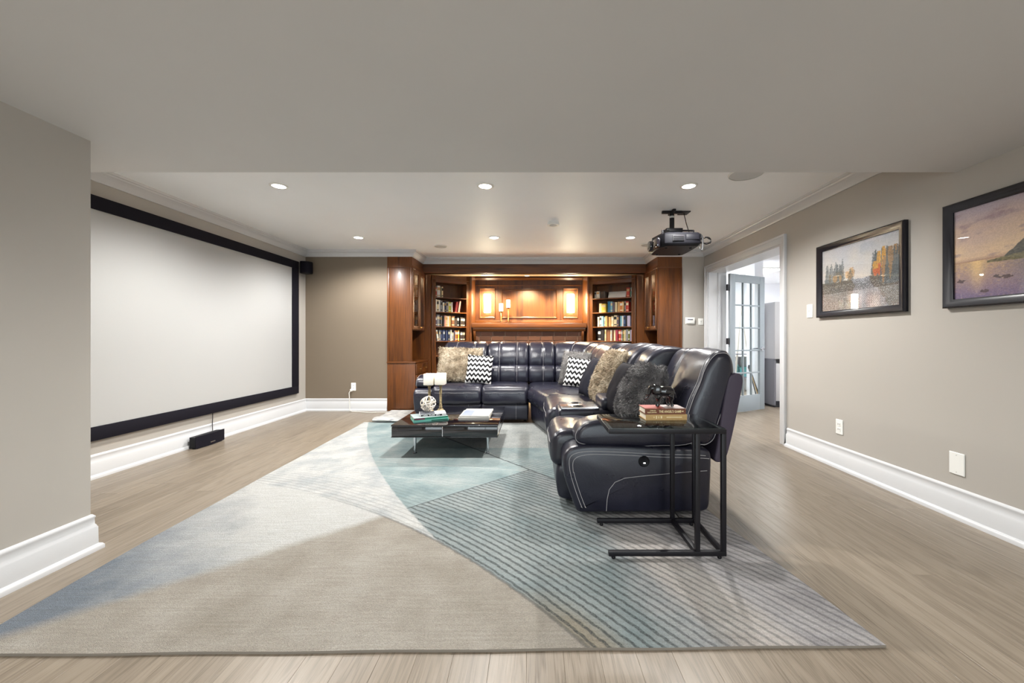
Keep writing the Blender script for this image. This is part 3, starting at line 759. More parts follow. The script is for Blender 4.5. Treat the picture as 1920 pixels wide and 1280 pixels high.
# ------------------------------------------------------------------ built-in oak cabinets
def tower(xo, xi, label, side):
    """glazed cabinet; its side panel faces the room, its doors face the alcove"""
    sg = 1 if xi > xo else -1; y0, y1 = YB - .012, 6.62
    xs = lambda a, b: (min(a, b), max(a, b))
    t = thing('glazed_cabinet', label, 'cabinet', ((xo + xi) / 2, (y0 + y1) / 2, 0))
    X = xs(xo, xi); ib = xo + sg * .012
    MB().box(X[0], X[1], y0, y0 + .022, .745, 2.335, .002).build('side_panel', 'oak_v', t)
    MB().box(*xs(xo, xo + sg * .03), y0 - .006, y0, .745, 2.165, .002).build('edge_strip', 'oak_v', t)
    MB().box(*xs(xi - sg * .022, xi), y0 - .006, y0, .745, 2.165, .002).build('edge_strip', 'oak_v', t)
    MB().box(X[0], X[1], y0 - .008, y0, 2.165, 2.18, .003).build('frieze_strip', 'oak_h', t)
    MB().box(X[0], X[1], y1 - .022, y1, .745, 2.335).build('side_panel', 'oak_v', t)
    MB().box(*xs(xo, ib), y0 + .022, y1 - .022, .745, 2.335).build('back_panel', 'oak_v', t)
    MB().box(X[0], X[1], y0 + .022, y1 - .022, 2.16, 2.335).build('top_box', 'oak_y', t)
    MB().box(*xs(ib, xi), y0 + .022, y1 - .022, 1.225, 1.25).build('bottom_board', 'oak_y', t)
    MB().box(*xs(ib, xi - sg * .05), y0 + .022, y1 - .022, 1.70, 1.708).build('glass_shelf', 'glass', t)
    # mouldings on the door side
    MB().box(*xs(xi, xi + sg * .012), y0, y1, 2.16, 2.20, .004).build('head_moulding', 'oak_y', t)
    ym = (y0 + y1) / 2
    for k, (a, b) in enumerate(((y0 + .006, ym - .002), (ym + .002, y1 - .03))):
        d = MB(); fw = .055
        d.box(*xs(xi, xi + sg * .02), a, a + fw, 1.235, 2.155, .003).box(*xs(xi, xi + sg * .02), b - fw, b, 1.235, 2.155, .003)
        d.box(*xs(xi, xi + sg * .02), a + fw, b - fw, 1.235, 1.235 + fw, .003).box(*xs(xi, xi + sg * .02), a + fw, b - fw, 2.155 - fw, 2.155, .003)
        do = d.build('door', 'oak_v', t)
        MB().box(*xs(xi + sg * .006, xi + sg * .010), a + fw, b - fw, 1.29, 2.10).build('pane', 'glass', do)
        yk = b - .02 if k == 0 else a + .02
        MB().lathe([(.004, 0), (.004, .012), (.012, .018), (.012, .026), (.004, .03)] if sg > 0 else [(.004, 0), (.004, -.012), (.012, -.018), (.012, -.026), (.004, -.03)], (xi + sg * .02, yk, 1.27), 12, 0).build('knob', 'brass', do, 40)
    lp = MB().lathe([(.03, 0), (.03, .012)], ((xo + xi) / 2, ym, 2.147), 16).build('cabinet_lamp', 'led_warm', t, 40)
    pl = bpy.data.lights.new('lamp', 'POINT'); pl.energy = 5; pl.color = WARM_LIGHT; pl.shadow_soft_size = .02; po = bpy.data.objects.new('lamp', pl); COL.objects.link(po); po.parent = t; po.location = (0, 0, 2.12)
    # base unit with counter
    xb = xi + sg * .048
    MB().box(*xs(xo - sg * .004, xb + sg * .012), y0 - .014, y1, .722, .747, .005).build('counter', 'oak_h', t)
    MB().box(*xs(xo, xb), y0, y1, 0.0, .722, .002).build('base_unit', 'oak_v', t)
    MB().box(*xs(xo + sg * .03, xb - sg * .03), y0 - .004, y0, .03, .70, .002).build('inset_panel', 'oak_v', t)
    for k, (a, b) in enumerate(((y0 + .02, ym - .004), (ym + .004, y1 - .03))):
        dr = MB().box(*xs(xb, xb + sg * .018), a, b, .55, .70, .004).build('drawer', 'oak_y', t)
        dd = MB().box(*xs(xb, xb + sg * .018), a, b, .06, .54, .004).build('base_door', 'oak_v', t)
        for par, zz, yy in ((dr, .625, (a + b) / 2), (dd, .48, b - .04 if k == 0 else a + .04)):
            MB().lathe([(.004, 0), (.004, sg * .012), (.013, sg * .02), (.012, sg * .028), (.004, sg * .03)], (xb + sg * .018, yy, zz), 12, 0).build('knob', 'brass', par, 40)
tower(TL0, TL1, 'dark oak glazed cabinet at the left end of the alcove', 'l')
tower(TR1, TR0, 'dark oak glazed cabinet at the right end of the alcove beside thermostat', 'r')

SHZ = [.55, .80, 1.055, 1.308, 1.561, 1.814]
def bookcase(P0, P1, label):
    L = math.hypot(P1[0] - P0[0], P1[1] - P0[1]); ang = math.atan2(P1[1] - P0[1], P1[0] - P0[0]); dep = .27; st = .075
    t = thing('bookcase', label, 'bookcase', (P0[0], P0[1], 0), (0, 0, ang))
    for a, b in ((0, st), (L - st, L)):
        s = MB().box(a, b, 0, .02, 0, 2.40, .002).build('stile', 'oak_v', t, 30, True)
        for k in range(3):
            c = a + st * (.28 + .22 * k); MB().tube([(c, 0, .1), (c, 0, 2.06)], .006, 8).build('reed', 'oak_v', s, 60, True)
    for a in (st - .02, L - st): MB().box(a, a + .02, .02, dep, 0, 2.12).build('side_panel', 'oak_v', t, 0, True)
    MB().box(st, L - st, dep - .012, dep, 0, 2.12).build('back_panel', 'oak_v', t, 0, True)
    MB().box(st, L - st, 0, .02, 2.068, 2.40, .002).build('header', 'oak_h', t, 30, True)
    MB().box(0, L, -.014, 0, 2.115, 2.135, .004).build('header_moulding', 'oak_h', t, 30, True)
    MB().box(st, L - st, .02, dep, 2.068, 2.085).build('top_board', 'oak_h', t, 0, True)
    MB().box(st, L - st, 0, .02, 0, .55).build('lower_panel', 'oak_v', t, 0, True)
    for z in SHZ: MB().box(st, L - st, .004, dep - .012, z - .02, z, .003).build('shelf', 'oak_h', t, 30, True)
    return t, L, ang, st
BL = bookcase((-1.73, 6.70), (-1.13, 7.10), 'angled oak bookcase left of the fireplace behind sofa')
BR = bookcase((1.01, 7.10), (1.76, 6.70), 'angled oak bookcase right of the fireplace behind sofa')

def book_mesh(wd, dp, ht, col, spine_band=None):
    """standing book: spine towards -y, origin at base middle of the spine"""
    mb = MB(); t = .0025
    sp = [(-wd / 2, .006), (-wd / 4, .001), (0, 0), (wd / 4, .001), (wd / 2, .006)]
    ring0 = sp + [(wd / 2, dp), (wd / 2 - t, dp), (wd / 2 - t, .010), (-wd / 2 + t, .010), (-wd / 2 + t, dp), (-wd / 2, dp)]
    mb.prism(ring0, 0, ht); nf = len(mb.f)
    mb.box(-wd / 2 + t, wd / 2 - t, .010, dp - .004, .003, ht - .004); n2 = len(mb.f)
    if spine_band:
        for (a, b) in ((.62, .86), (.12, .2)): mb.prism([(-wd * .42, .0), (0, -.0008), (wd * .42, .0), (wd * .42, .003), (-wd * .42, .003)], ht * a, ht * b)
    me = mb.mesh(0, None, 'book'); me.materials.append(flat(col, .5)); me.materials.append(M['pages'])
    if spine_band: me.materials.append(flat(spine_band, .5))
    for i, p in enumerate(me.polygons): p.material_index = 0 if i < nf else (1 if i < n2 else 2)
    return me
CN = [((232, 230, 222), 'white'), ((225, 208, 168), 'cream'), ((186, 60, 44), 'red'), ((120, 30, 34), 'dark red'), ((196, 196, 60), 'lime green'), ((222, 190, 70), 'yellow'),
      ((44, 52, 84), 'navy'), ((70, 88, 130), 'blue'), ((130, 190, 205), 'light blue'), ((40, 110, 150), 'teal blue'), ((60, 120, 80), 'green'), ((120, 120, 60), 'olive'), ((30, 28, 32), 'black'),
      ((62, 50, 46), 'dark brown'), ((128, 84, 56), 'brown'), ((200, 158, 104), 'tan'), ((206, 120, 50), 'orange'), ((150, 148, 150), 'grey'), ((96, 84, 100), 'purple grey'), ((190, 178, 200), 'lilac'), ((205, 150, 140), 'pink'), ((150, 50, 70), 'magenta')]
CD = {n: c for c, n in CN}
ORD = ['first', 'second', 'third', 'fourth', 'fifth', 'sixth', 'seventh', 'eighth', 'ninth', 'tenth', 'eleventh', 'twelfth', 'thirteenth', 'fourteenth', 'fifteenth', 'sixteenth', 'seventeenth']
def shelf_books(bc, which, lo, hi, row, z, items):
    t, L, ang, st = bc; shelf_n = ['top', 'second', 'third', 'fourth', 'fifth'][row]
    for k, it in enumerate(items):
        a, b, h, col = it[:4]; lean = it[4] if len(it) > 4 else 0
        u0 = st + (a - lo) / (hi - lo) * (L - 2 * st); u1 = st + (b - lo) / (hi - lo) * (L - 2 * st)
        wd = max(.010, u1 - u0 - .001); lx = (u0 + u1) / 2; ly = .03 + R.random() * .03
        band = R.choice([None, 'white', 'cream', 'tan', 'black', None]); band = CD[band] if band and band != col else None
        o = put('book', book_mesh(wd, .15 + R.random() * .03, h, CD[col], band), None, None)
        dz = 0
        if lean: dz = abs(math.sin(lean)) * wd / 2
        o.location = (t.location.x + lx * math.cos(ang) - ly * math.sin(ang), t.location.y + lx * math.sin(ang) + ly * math.cos(ang), z + .0005 + dz)
        o.rotation_euler = (0, lean, ang)
        tag(o, '%s book, %s from the left on the %s shelf of the %s bookcase' % (col, ORD[k], shelf_n, which), 'book', 'books on the %s bookcase' % which)
LB = lambda row, z, it: shelf_books(BL, 'left', 150, 650, row, z, it)
LB(0, SHZ[5], [(152, 182, .165, 'red'), (186, 236, .20, 'white'), (254, 276, .185, 'cream')])
LB(1, SHZ[4], [(152, 180, .215, 'white'), (181, 212, .21, 'cream'), (212, 240, .205, 'white'), (240, 270, .195, 'grey'), (270, 300, .165, 'white'), (308, 330, .185, 'navy'), (331, 356, .18, 'grey'), (360, 378, .185, 'cream'), (380, 411, .18, 'lime green'), (412, 432, .175, 'white'), (470, 500, .19, 'dark red', .16), (520, 545, .20, 'pink', .16)])
LB(2, SHZ[3], [(153, 180, .175, 'purple grey'), (184, 226, .20, 'grey'), (228, 246, .19, 'black'), (248, 270, .185, 'grey'), (271, 292, .18, 'black'), (295, 326, .19, 'pink'), (327, 348, .185, 'cream'), (350, 370, .18, 'white'), (371, 402, .185, 'tan'), (410, 460, .18, 'brown'), (462, 508, .15, 'dark brown'), (514, 546, .175, 'black'), (560, 602, .17, 'dark brown'), (608, 646, .165, 'dark brown')])
LB(3, SHZ[2], [(185, 212, .19, 'white', -.16), (220, 240, .19, 'grey'), (242, 262, .185, 'blue'), (263, 285, .185, 'navy'), (287, 312, .19, 'blue'), (313, 337, .185, 'navy'), (339, 358, .18, 'blue'), (360, 384, .185, 'navy'), (396, 422, .195, 'white'), (424, 450, .15, 'grey'), (453, 472, .18, 'purple grey'), (474, 498, .185, 'orange'), (500, 518, .18, 'dark red'), (520, 546, .19, 'yellow'), (560, 602, .17, 'dark brown'), (606, 646, .17, 'dark brown')])
RB = lambda row, z, it: shelf_books(BR, 'right', 178, 740, row, z, it)
RB(0, SHZ[5], [(200, 224, .125, 'grey'), (225, 272, .13, 'white'), (276, 352, .125, 'dark brown'), (662, 706, .165, 'red'), (709, 724, .16, 'green'), (725, 739, .165, 'light blue')])
RB(1, SHZ[4], [(262, 302, .165, 'cream'), (306, 366, .155, 'yellow'), (388, 430, .195, 'teal blue'), (432, 460, .19, 'light blue'), (464, 490, .175, 'purple grey'), (492, 525, .175, 'cream'), (534, 570, .18, 'tan'), (571, 600, .18, 'orange'), (601, 626, .18, 'tan'), (630, 650, .185, 'grey'), (654, 696, .18, 'red')])
RB(2, SHZ[3], [(244, 266, .175, 'white'), (274, 300, .19, 'white'), (301, 332, .185, 'light blue'), (335, 356, .17, 'grey'), (358, 390, .185, 'tan'), (404, 440, .17, 'tan'), (444, 476, .18, 'cream'), (480, 522, .20, 'cream'), (525, 553, .19, 'purple grey'), (554, 569, .19, 'black'), (570, 592, .185, 'light blue'), (595, 617, .185, 'white'), (620, 646, .19, 'blue'), (650, 666, .18, 'black'), (670, 711, .185, 'lilac')])
RB(3, SHZ[2], [(244, 290, .195, 'black'), (294, 340, .195, 'black'), (350, 372, .20, 'cream'), (375, 431, .195, 'brown'), (433, 452, .19, 'white'), (455, 476, .185, 'brown'), (480, 506, .19, 'cream'), (510, 541, .195, 'magenta'), (545, 581, .195, 'red'), (585, 602, .185, 'grey'), (605, 630, .195, 'olive'), (632, 652, .19, 'cream'), (658, 684, .20, 'grey'), (686, 711, .195, 'olive'), (712, 738, .19, 'lilac')])
RB(4, SHZ[1], [(470, 540, .20, 'black'), (545, 600, .205, 'dark brown'), (610, 660, .205, 'navy'), (690, 735, .215, 'white')])
t, L, ang, st = BR
o = MB().box(-.16, .16, -.006, .006, 0, .135, .002).mesh(30, None, 'board'); o = put('white_board', o, 'white_plastic')
lx, ly = st + (505 - 178) / 562 * (L - 2 * st), .13
o.location = (t.location.x + lx * math.cos(ang) - ly * math.sin(ang), t.location.y + lx * math.sin(ang) + ly * math.cos(ang), SHZ[5] + .006)
o.rotation_euler = (-.5, 0, ang); tag(o, 'white slab leaning at the back of the right bookcase top shelf', 'board')

# ------------------------------------------------------------------ mantel and what stands on it
t = thing('mantel_shelf', 'thick moulded oak mantel shelf over the brick fireplace', 'mantel', (-.065, 7.15, 1.21))
MB().box(-1.10, .969, 7.045, YALC - .03, 1.29, 1.378, .006).build('shelf_board', 'oak_h', t)
MB().prism([(7.06, 1.29), (7.06, 1.265), (7.075, 1.25), (7.085, 1.226), (7.11, 1.226), (7.11, 1.29)], -1.085, .95, 0).build('bed_moulding', 'oak_h', t)
for x in (-1.05, .90): MB().prism([(7.05, 1.226), (7.05, 1.19), (7.07, 1.12), (7.098, 1.06), (7.098, 1.226)], x - .02, x + .02, 0).build('corbel', 'oak_v', t)
def twist_stick(x, y, z0, z1, r, label, group=None):
    t = thing('candlestick', label, 'candlestick', (x, y, z0), group=group)
    MB().lathe([(.034, 0), (.034, .006), (.012, .014), (.008, .03)], (x, y, z0), 16).build('foot', 'bronze', t, 40)
    for ph in (0, PI):
        pts = [(x + .006 * math.cos(ph + q * .9), y + .006 * math.sin(ph + q * .9), z0 + .025 + (z1 - z0 - .045) * q / 40) for q in range(41)]
        MB().tube(pts, .005, 6).build('twisted_stem', 'brass', t, 60)
    MB().lathe([(.006, -.03), (.01, -.02), (.022, -.012), (.036, -.004), (.036, 0)], (x, y, z1), 16).build('candle_cup', 'bronze', t, 40)
def candle(x, y, z0, r, h, label, square=False):
    t = thing('candle', label, 'candle', (x, y, z0))
    if square: MB().box(x - r, x + r, y - r, y + r, z0, z0 + h, .006, 2).build('wax_block', 'wax', t)
    else: MB().lathe([(r - .004, 0), (r, .004), (r, h - .004), (r - .005, h), (r * .5, h - .003)], (x, y, z0), 20).build('wax_body', 'wax', t, 40)
    MB().tube([(x, y, z0 + h - .004), (x + .001, y, z0 + h + .010)], .0018, 5).build('wick', 'cord_black', t)
twist_stick(-.577, 7.14, 1.379, 1.59, .01, 'shorter twisted brass candlestick on the mantel shelf')
twist_stick(-.446, 7.14, 1.379, 1.656, .01, 'taller twisted brass candlestick on the mantel shelf')
candle(-.577, 7.14, 1.59, .036, .143, 'white candle on the shorter mantel candlestick')
candle(-.446, 7.14, 1.656, .036, .143, 'white candle on the taller mantel candlestick')
for x0, x1, l in ((-.915, -.794, 'lit white wall lamp in the left alcove panel'), (.643, .777, 'lit white wall lamp in the right alcove panel')):
    xc = (x0 + x1) / 2; t = thing('wall_lamp', l, 'wall lamp', (xc, YALC - .03, 1.575))
    MB().box(x0 + .01, x1 - .01, YALC - .045, YALC - .03, 1.575, 1.93, .003).build('back_plate', 'brass', t)
    pr = [(x0, YALC - .045)] + [(xc + (x1 - x0) / 2 * math.cos(PI + PI * k / 10), YALC - .045 + .06 * math.sin(PI + PI * k / 10)) for k in range(11)] + [(x1, YALC - .045)]
    MB().prism(pr[1:-1], 1.583, 1.924).build('opal_shade', 'sconce', t, 40)

# ------------------------------------------------------------------ french door and the room beyond
dl = .80; hx, hy = XR + WT + .02, 5.70; da = math.atan2(.36, .71)
t = bpy.data.objects.new('door_1', None); COL.objects.link(t); t.location = (hx, hy, .012); t.rotation_euler = (0, 0, da); t['kind'] = 'structure'
DH = 2.03; sw, tr_, br_ = .115, .115, .235; m_ = .022
gx0, gx1, gz0, gz1 = sw, dl - sw, br_, DH - tr_
for a, b in ((0, sw), (dl - sw, dl)): MB().box(a, b, -.0175, .0175, 0, DH, .003).build('stile', 'door_grey', t, 30, True)
MB().box(sw, dl - sw, -.0175, .0175, 0, br_, .003).build('bottom_rail', 'door_grey', t, 30, True)
MB().box(sw, dl - sw, -.0175, .0175, DH - tr_, DH, .003).build('top_rail', 'door_grey', t, 30, True)
cw, ch = (gx1 - gx0) / 3, (gz1 - gz0) / 5
for i in (1, 2): MB().box(gx0 + cw * i - m_ / 2, gx0 + cw * i + m_ / 2, -.014, .014, gz0, gz1, .004).build('glazing_bar', 'door_grey', t, 30, True)
for j in range(1, 5): MB().box(gx0, gx1, -.014, .014, gz0 + ch * j - m_ / 2, gz0 + ch * j + m_ / 2, .004).build('glazing_bar', 'door_grey', t, 30, True)
for i in range(3):
    for j in range(5): MB().box(gx0 + cw * i + m_ / 2, gx0 + cw * (i + 1) - m_ / 2, -.002, .002, gz0 + ch * j + m_ / 2, gz0 + ch * (j + 1) - m_ / 2).build('pane', 'glass', t, 0, True)
for sgn in (-1, 1):
    h = MB().lathe([(.03, sgn * .0175), (.03, sgn * .026), (.012, sgn * .028), (.011, sgn * .055)], (dl - .06, 0, .93), 16, 1).build('handle_rose', 'chrome', t, 40, True)
    MB().tube([(dl - .06, sgn * .055, .93), (dl - .10, sgn * .058, .93), (dl - .17, sgn * .056, .928)], .009, 8).build('lever', 'chrome', h, 60, True)
for z in (.25, 1.0, 1.78): MB().box(-.05, -.002, -.012, .012, z, z + .09, .002).build('hinge', 'black_metal', t, 0, True)
# tall grey storage unit
t = thing('storage_unit', 'tall grey storage unit with open lower half in the room beyond', 'storage unit', (4.2, 6.5, 0))
MB().box(3.84, 4.6, 6.22, 6.75, .77, 1.68, .006).build('upper_cabinet', 'cabinet_grey', t)
MB().box(3.84, 3.87, 6.24, 6.75, 0.03, .77).build('side_panel', 'cabinet_dark', t)
MB().box(4.57, 4.6, 6.24, 6.75, 0.03, .77).build('side_panel', 'cabinet_dark', t)
MB().box(3.87, 4.57, 6.66, 6.75, 0.03, .77).build('back_panel', 'cabinet_dark', t)
MB().box(3.87, 3.98, 6.26, 6.66, .1, .70, .004).build('drawer_stack', 'cabinet_grey', t)
MB().box(3.86, 4.58, 6.26, 6.74, 0, .03).build('plinth', 'dark_recess', t)
# desk with things on it, seen through the glass
t = thing('desk', 'white desk with dark shelf behind the french door glass', 'desk', (3.75, 8.3, 0))
MB().box(3.0, 4.6, 8.0, 8.7, .72, .75, .004).build('desk_top', 'white_plastic', t)
for x in (3.02, 4.55): MB().box(x, x + .03, 8.02, 8.68, 0, .72).build('end_panel', 'white_plastic', t)
MB().box(3.05, 4.55, 8.05, 8.65, .28, .30).build('shelf', 'cabinet_dark', t)
MB().box(3.05, 4.55, 8.62, 8.65, .30, .72).build('back_panel', 'cabinet_dark', t)
def crate(name, x0, x1, y0, y1, z0, z1, mat, label, cat):
    t = thing(name, label, cat, ((x0 + x1) / 2, (y0 + y1) / 2, z0))
    MB().box(x0, x1, y0, y1, z0, z1 - .04, .01).build('body', mat, t)
    MB().box(x0 - .01, x1 + .01, y0 - .01, y1 + .01, z1 - .04, z1, .01).build('lid', mat, t)
crate('storage_box', 3.95, 4.25, 8.12, 8.5, .30, .56, 'teal', 'teal plastic box on the desk shelf behind french door, left one', 'box')
crate('storage_box', 4.3, 4.5, 8.12, 8.5, .30, .50, 'teal', 'lower teal plastic box on the desk shelf behind french door', 'box')
crate('carton', 3.3, 3.72, 8.2, 8.55, .75, 1.08, flat((196, 184, 164)), 'beige carton on the white desk behind the french door', 'box')
crate('grey_carton', 3.76, 4.05, 8.25, 8.55, .75, .98, 'cabinet_grey', 'grey carton on the white desk behind the french door', 'box')
t = thing('tripod_stand', 'thin folded tripod stand leaning by the white column beyond doorway', 'tripod', (3.62, 6.35, 0))
for dx, mt in ((0, 'black_metal'), (.035, 'brass'), (.06, 'black_metal')):
    MB().tube([(3.64 + dx, 6.30, .008), (3.56 + dx * .3, 6.47, .62)], .008, 8).build('leg', mt, t, 60)
MB().lathe([(.016, 0), (.02, .02), (.012, .06)], (3.57, 6.47, .60), 10).build('head', 'black_metal', t, 40)
t = thing('easel', 'slim wooden easel standing behind the french door glass', 'easel', (4.1, 7.7, 0))
for a, b in (((3.92, 7.62, 0), (4.1, 7.72, 1.72)), ((4.28, 7.62, 0), (4.1, 7.72, 1.72)), ((4.1, 8.0, 0), (4.1, 7.75, 1.6))): MB().tube([a, b], .014, 6).build('leg', flat((196, 188, 176)), t, 60)
MB().box(3.94, 4.26, 7.60, 7.66, .78, .80).build('ledge', 'cabinet_dark', t)
# ------------------------------------------------------------------ rugs
def rug_edge(v):   # v 0 front .. 1 back -> left x, right x
    xl = -2.0 + (-2.19 + 2.0) * (v ** .55); xr = 1.256 - .11 * min(1, v * 3.2) - .14 * v
    return xl, xr
NU, NV = 70, 80
vs = []; fs = []
def rug_pt(u, v):
    xl, xr = rug_edge(v); yf = 1.352 + (1.394 - 1.352) * u; yb = 5.10 - .07 * u
    x = xl + (xr - xl) * u; y = yf + (yb - yf) * v
    x += .003 * math.sin(v * 23) * (1 if u in (0, 1) else 0); y += .002 * math.sin(u * 31) * (1 if v in (0, 1) else 0)
    return x, y
for j in range(NV + 1):
    for i in range(NU + 1):
        x, y = rug_pt(i / NU, j / NV); vs.append((x, y, 0.0095 + .001 * mnoise.noise(Vector((x * 9, y * 9, 0)))))
for j in range(NV):
    for i in range(NU): k = j * (NU + 1) + i; fs.append((k, k + 1, k + NU + 2, k + NU + 1))
edge = [rug_pt(i / NU, 0) for i in range(NU)] + [rug_pt(1, j / NV) for j in range(NV)] + [rug_pt(1 - i / NU, 1) for i in range(NU)] + [rug_pt(0, 1 - j / NV) for j in range(NV)]
mb = MB(); mb.add(vs, fs)
rug = put('area_rug', mb.mesh(60, None, 'area_rug'), 'rug')
tag(rug, 'large abstract rug in teal, grey and tan with dark curved stripes', 'rug')
MB().rings([[(x, y, .001) for x, y in edge], [(x, y, .0098) for x, y in edge]], cap=False).build('rug_binding', 'rug_edge', rug, 60)
MB().prism(edge[::4], .0005, .002).build('rug_backing', 'rug_edge', rug, 0)
# second rug, its front end turned under beside the sofa
mb = MB(); rings = []
prof = [(5.92, .008), (5.35, .008), (5.15, .010), (5.085, .022), (5.075, .04), (5.10, .056), (5.16, .06), (5.30, .045), (5.40, .022), (5.92, .017)]
prof = prof[::-1]
for k in range(13):
    x = -2.10 + 1.15 * k / 12
    rings.append([(x + .04 * math.sin(yy * 3) * (k == 0), yy - .07 * k / 12 * (1 if yy < 5.5 else 0), max(.003, zz + .005 * math.sin(k * 1.7 + yy * 6) * (zz > .03))) for yy, zz in prof])
mb.rings(rings)
tag(mb.alone('folded_rug', 'rug2', 60), 'grey mottled rug with its end folded over between sofa and cabinet', 'rug')

# ------------------------------------------------------------------ sectional sofa
sofa = thing('sectional_sofa', 'large L shaped charcoal leather reclining sofa with corner wedge', 'sofa', (.1, 5.4, .012))
def loft_pad(profile, frame, L, endr=.05, n=16, grooves=(), gd=.010, gw=.02, wr=.004, it=3, seed=0., puff=0.):
    """soft cushion: a profile (out, z) carried along a frame, ends rounded; returns mesh builder and ring function"""
    P = chaikin(profile, it)
    ss = [0, endr * .12, endr * .35, endr * .7] + [endr + (L - 2 * endr) * k / n for k in range(n + 1)] + [L - endr * .7, L - endr * .35, L - endr * .12, L]
    for g in grooves:
        ss += [g * L - gw, g * L - gw * .5, g * L, g * L + gw * .5, g * L + gw]
    ss = sorted(set(round(q, 5) for q in ss))
    def ring(s, extra=0.):
        e = min(s, L - s); ins = 0
        if e < endr: ins = endr - math.sqrt(max(0, endr * endr - (endr - e) ** 2))
        for g in grooves: ins += gd * math.exp(-((s - g * L) / (gw * .5)) ** 2)
        ins -= puff * (1 - (2 * s / L - 1) ** 2)
        Q = offset_in(P, ins - extra) if abs(ins - extra) > 1e-6 else P
        o, d = frame(s); out = []
        for a, z in Q:
            p = Vector((o[0] + d[0] * a, o[1] + d[1] * a, z))
            if wr:
                k = mnoise.noise(p * 7 + Vector((seed, 0, 0))) * wr + mnoise.noise(Vector((p.x * 20, p.y * 20, p.z * 9 + seed))) * wr * .5
                p = p + Vector((d[0] * k, d[1] * k, k))
            out.append(tuple(p))
        return out
    return MB().rings([ring(s) for s in ss]), ring
FR_B = lambda x0: (lambda s: ((x0 + s, 5.03), (0, 1)))       # back run, s along +x
FR_R = lambda y0: (lambda s: ((.15, y0 + s), (1, 0)))         # right run, s along +y
P_SEAT = [(-.03, .27), (-.035, .36), (-.02, .46), (.07, .50), (.30, .485), (.68, .475), (.70, .30), (.05, .245)]
P_FOOT = [(.03, .03), (.005, .10), (.0, .25), (.06, .28), (.30, .28), (.30, .03)]
P_BASE = [(.10, .04), (.10, .29), (.90, .29), (.90, .04)]
P_LUMB = [(.57, .44), (.525, .54), (.535, .66), (.60, .725), (.70, .72), (.86, .70), (.84, .44)]
P_HEAD = [(.70, .655), (.60, .69), (.585, .80), (.625, .93), (.72, 1.02), (.86, 1.05), (1.00, 1.02), (1.065, .92), (1.045, .76), (.98, .65), (.85, .64)]
P_BIG = [(.85, .43), (.80, .49), (.81, .62), (.88, .80), (.93, .93), (.985, 1.005), (1.05, 1.015), (1.105, .975), (1.11, .90), (1.065, .74), (1.01, .56), (.97, .43)]
P_SEAT_R = [(a_ + (.16 if a_ > .5 else 0), z_) for a_, z_ in P_SEAT]
P_LUMB_R = [(a_ + .10, z_) for a_, z_ in P_LUMB]; P_HEAD_R = [(a_ + .085, z_) for a_, z_ in P_HEAD]; P_HEAD_C = [(a_ + .115, z_ - .008) for a_, z_ in P_HEAD]
P_SHELL = [(.97, .33), (.99, .40), (1.055, .84), (1.085, .88), (1.14, .885), (1.16, .85), (1.15, .78), (1.075, .42), (1.04, .33)]
def stitches(ring, ss, parent, r=.0015):
    mb = MB()
    for s in ss: mb.tube(ring(s, .0012), r, 5, True)
    mb.build('stitching', 'stitch', parent, 60)
def unit(frame, L, seed, seat=True, foot=True, head=True, seatdz=0, gr=(.30, .72), hr=.055, prof=None):
    P_SEAT, P_LUMB, P_HEAD = prof or (globals()['P_SEAT'], globals()['P_LUMB'], globals()['P_HEAD'])
    if foot:
        mb, rg = loft_pad(P_FOOT, frame, L, .02, 8, wr=.003, seed=seed); o = mb.build('footrest_panel', 'leather', sofa, 60); stitches(rg, [L * .74], o, .0013)
        loft_pad(P_BASE, frame, L, .005, 2, wr=0)[0].build('base', 'black_plastic', sofa, 30)
    if seat:
        mb, rg = loft_pad(P_SEAT, frame, L, .045, 14, wr=.006, seed=seed + 1, puff=.008); o = mb.build('seat_cushion', 'leather', sofa, 60)
        P = chaikin(P_SEAT, 3); ws = [loft_pad(P_SEAT, frame, L, .045, 14, wr=.006, seed=seed + 1, puff=.008)[1](.05 + (L - .1) * k / 24, .0015) for k in range(25)]
        for sel in (lambda i: P[i][0] < .02 and .435 < P[i][1] < .455, ):
            ids = [i for i in range(len(P)) if P[i][0] < .05 and P[i][1] > .30]; ids.sort(key=lambda i: abs(P[i][1] - .40)); MB().tube([w_[ids[0]] for w_ in ws], .0014, 5).build('stitching', 'stitch', o, 60)
    if head:
        mb, rg = loft_pad(P_LUMB, frame, L, .04, 12, gr, .008, .025, .006, seed=seed + 2, puff=.006); o = mb.build('lumbar_cushion', 'leather', sofa, 60); stitches(rg, [L * g for g in gr], o)
        mb, rg = loft_pad(P_HEAD, frame, L, hr, 14, gr, .010, .03, .008, seed=seed + 3, puff=.008); o = mb.build('headrest_cushion', 'leather', sofa, 60); stitches(rg, [L * g for g in gr], o)
        loft_pad(P_SHELL, frame, L, .012, 4, wr=0)[0].build('back_shell', 'shell', sofa, 40)
# back run: two seats and the start of the wedge
unit(FR_B(-1.30), .64, 1.0); unit(FR_B(-.66), .60, 5.0)
# right run: far seat, near seat
RP = (P_SEAT_R, P_LUMB_R, P_HEAD_R)
unit(FR_R(3.45), .83, 9.0, prof=RP); unit(FR_R(2.58), .53, 13.0, head=False, prof=RP)
# near headrest reaches over the arm
fr = FR_R(2.43); L = .68
mb, rg = loft_pad(P_BIG, fr, L, .045, 18, (.60,), .012, .03, .014, seed=22, puff=.022); o = mb.build('headrest_cushion', 'leather', sofa, 60); stitches(rg, [.020, .045, L * .60], o, .0017)
loft_pad(P_SHELL, fr, L, .012, 4, wr=0)[0].build('back_shell', 'shell', sofa, 40)
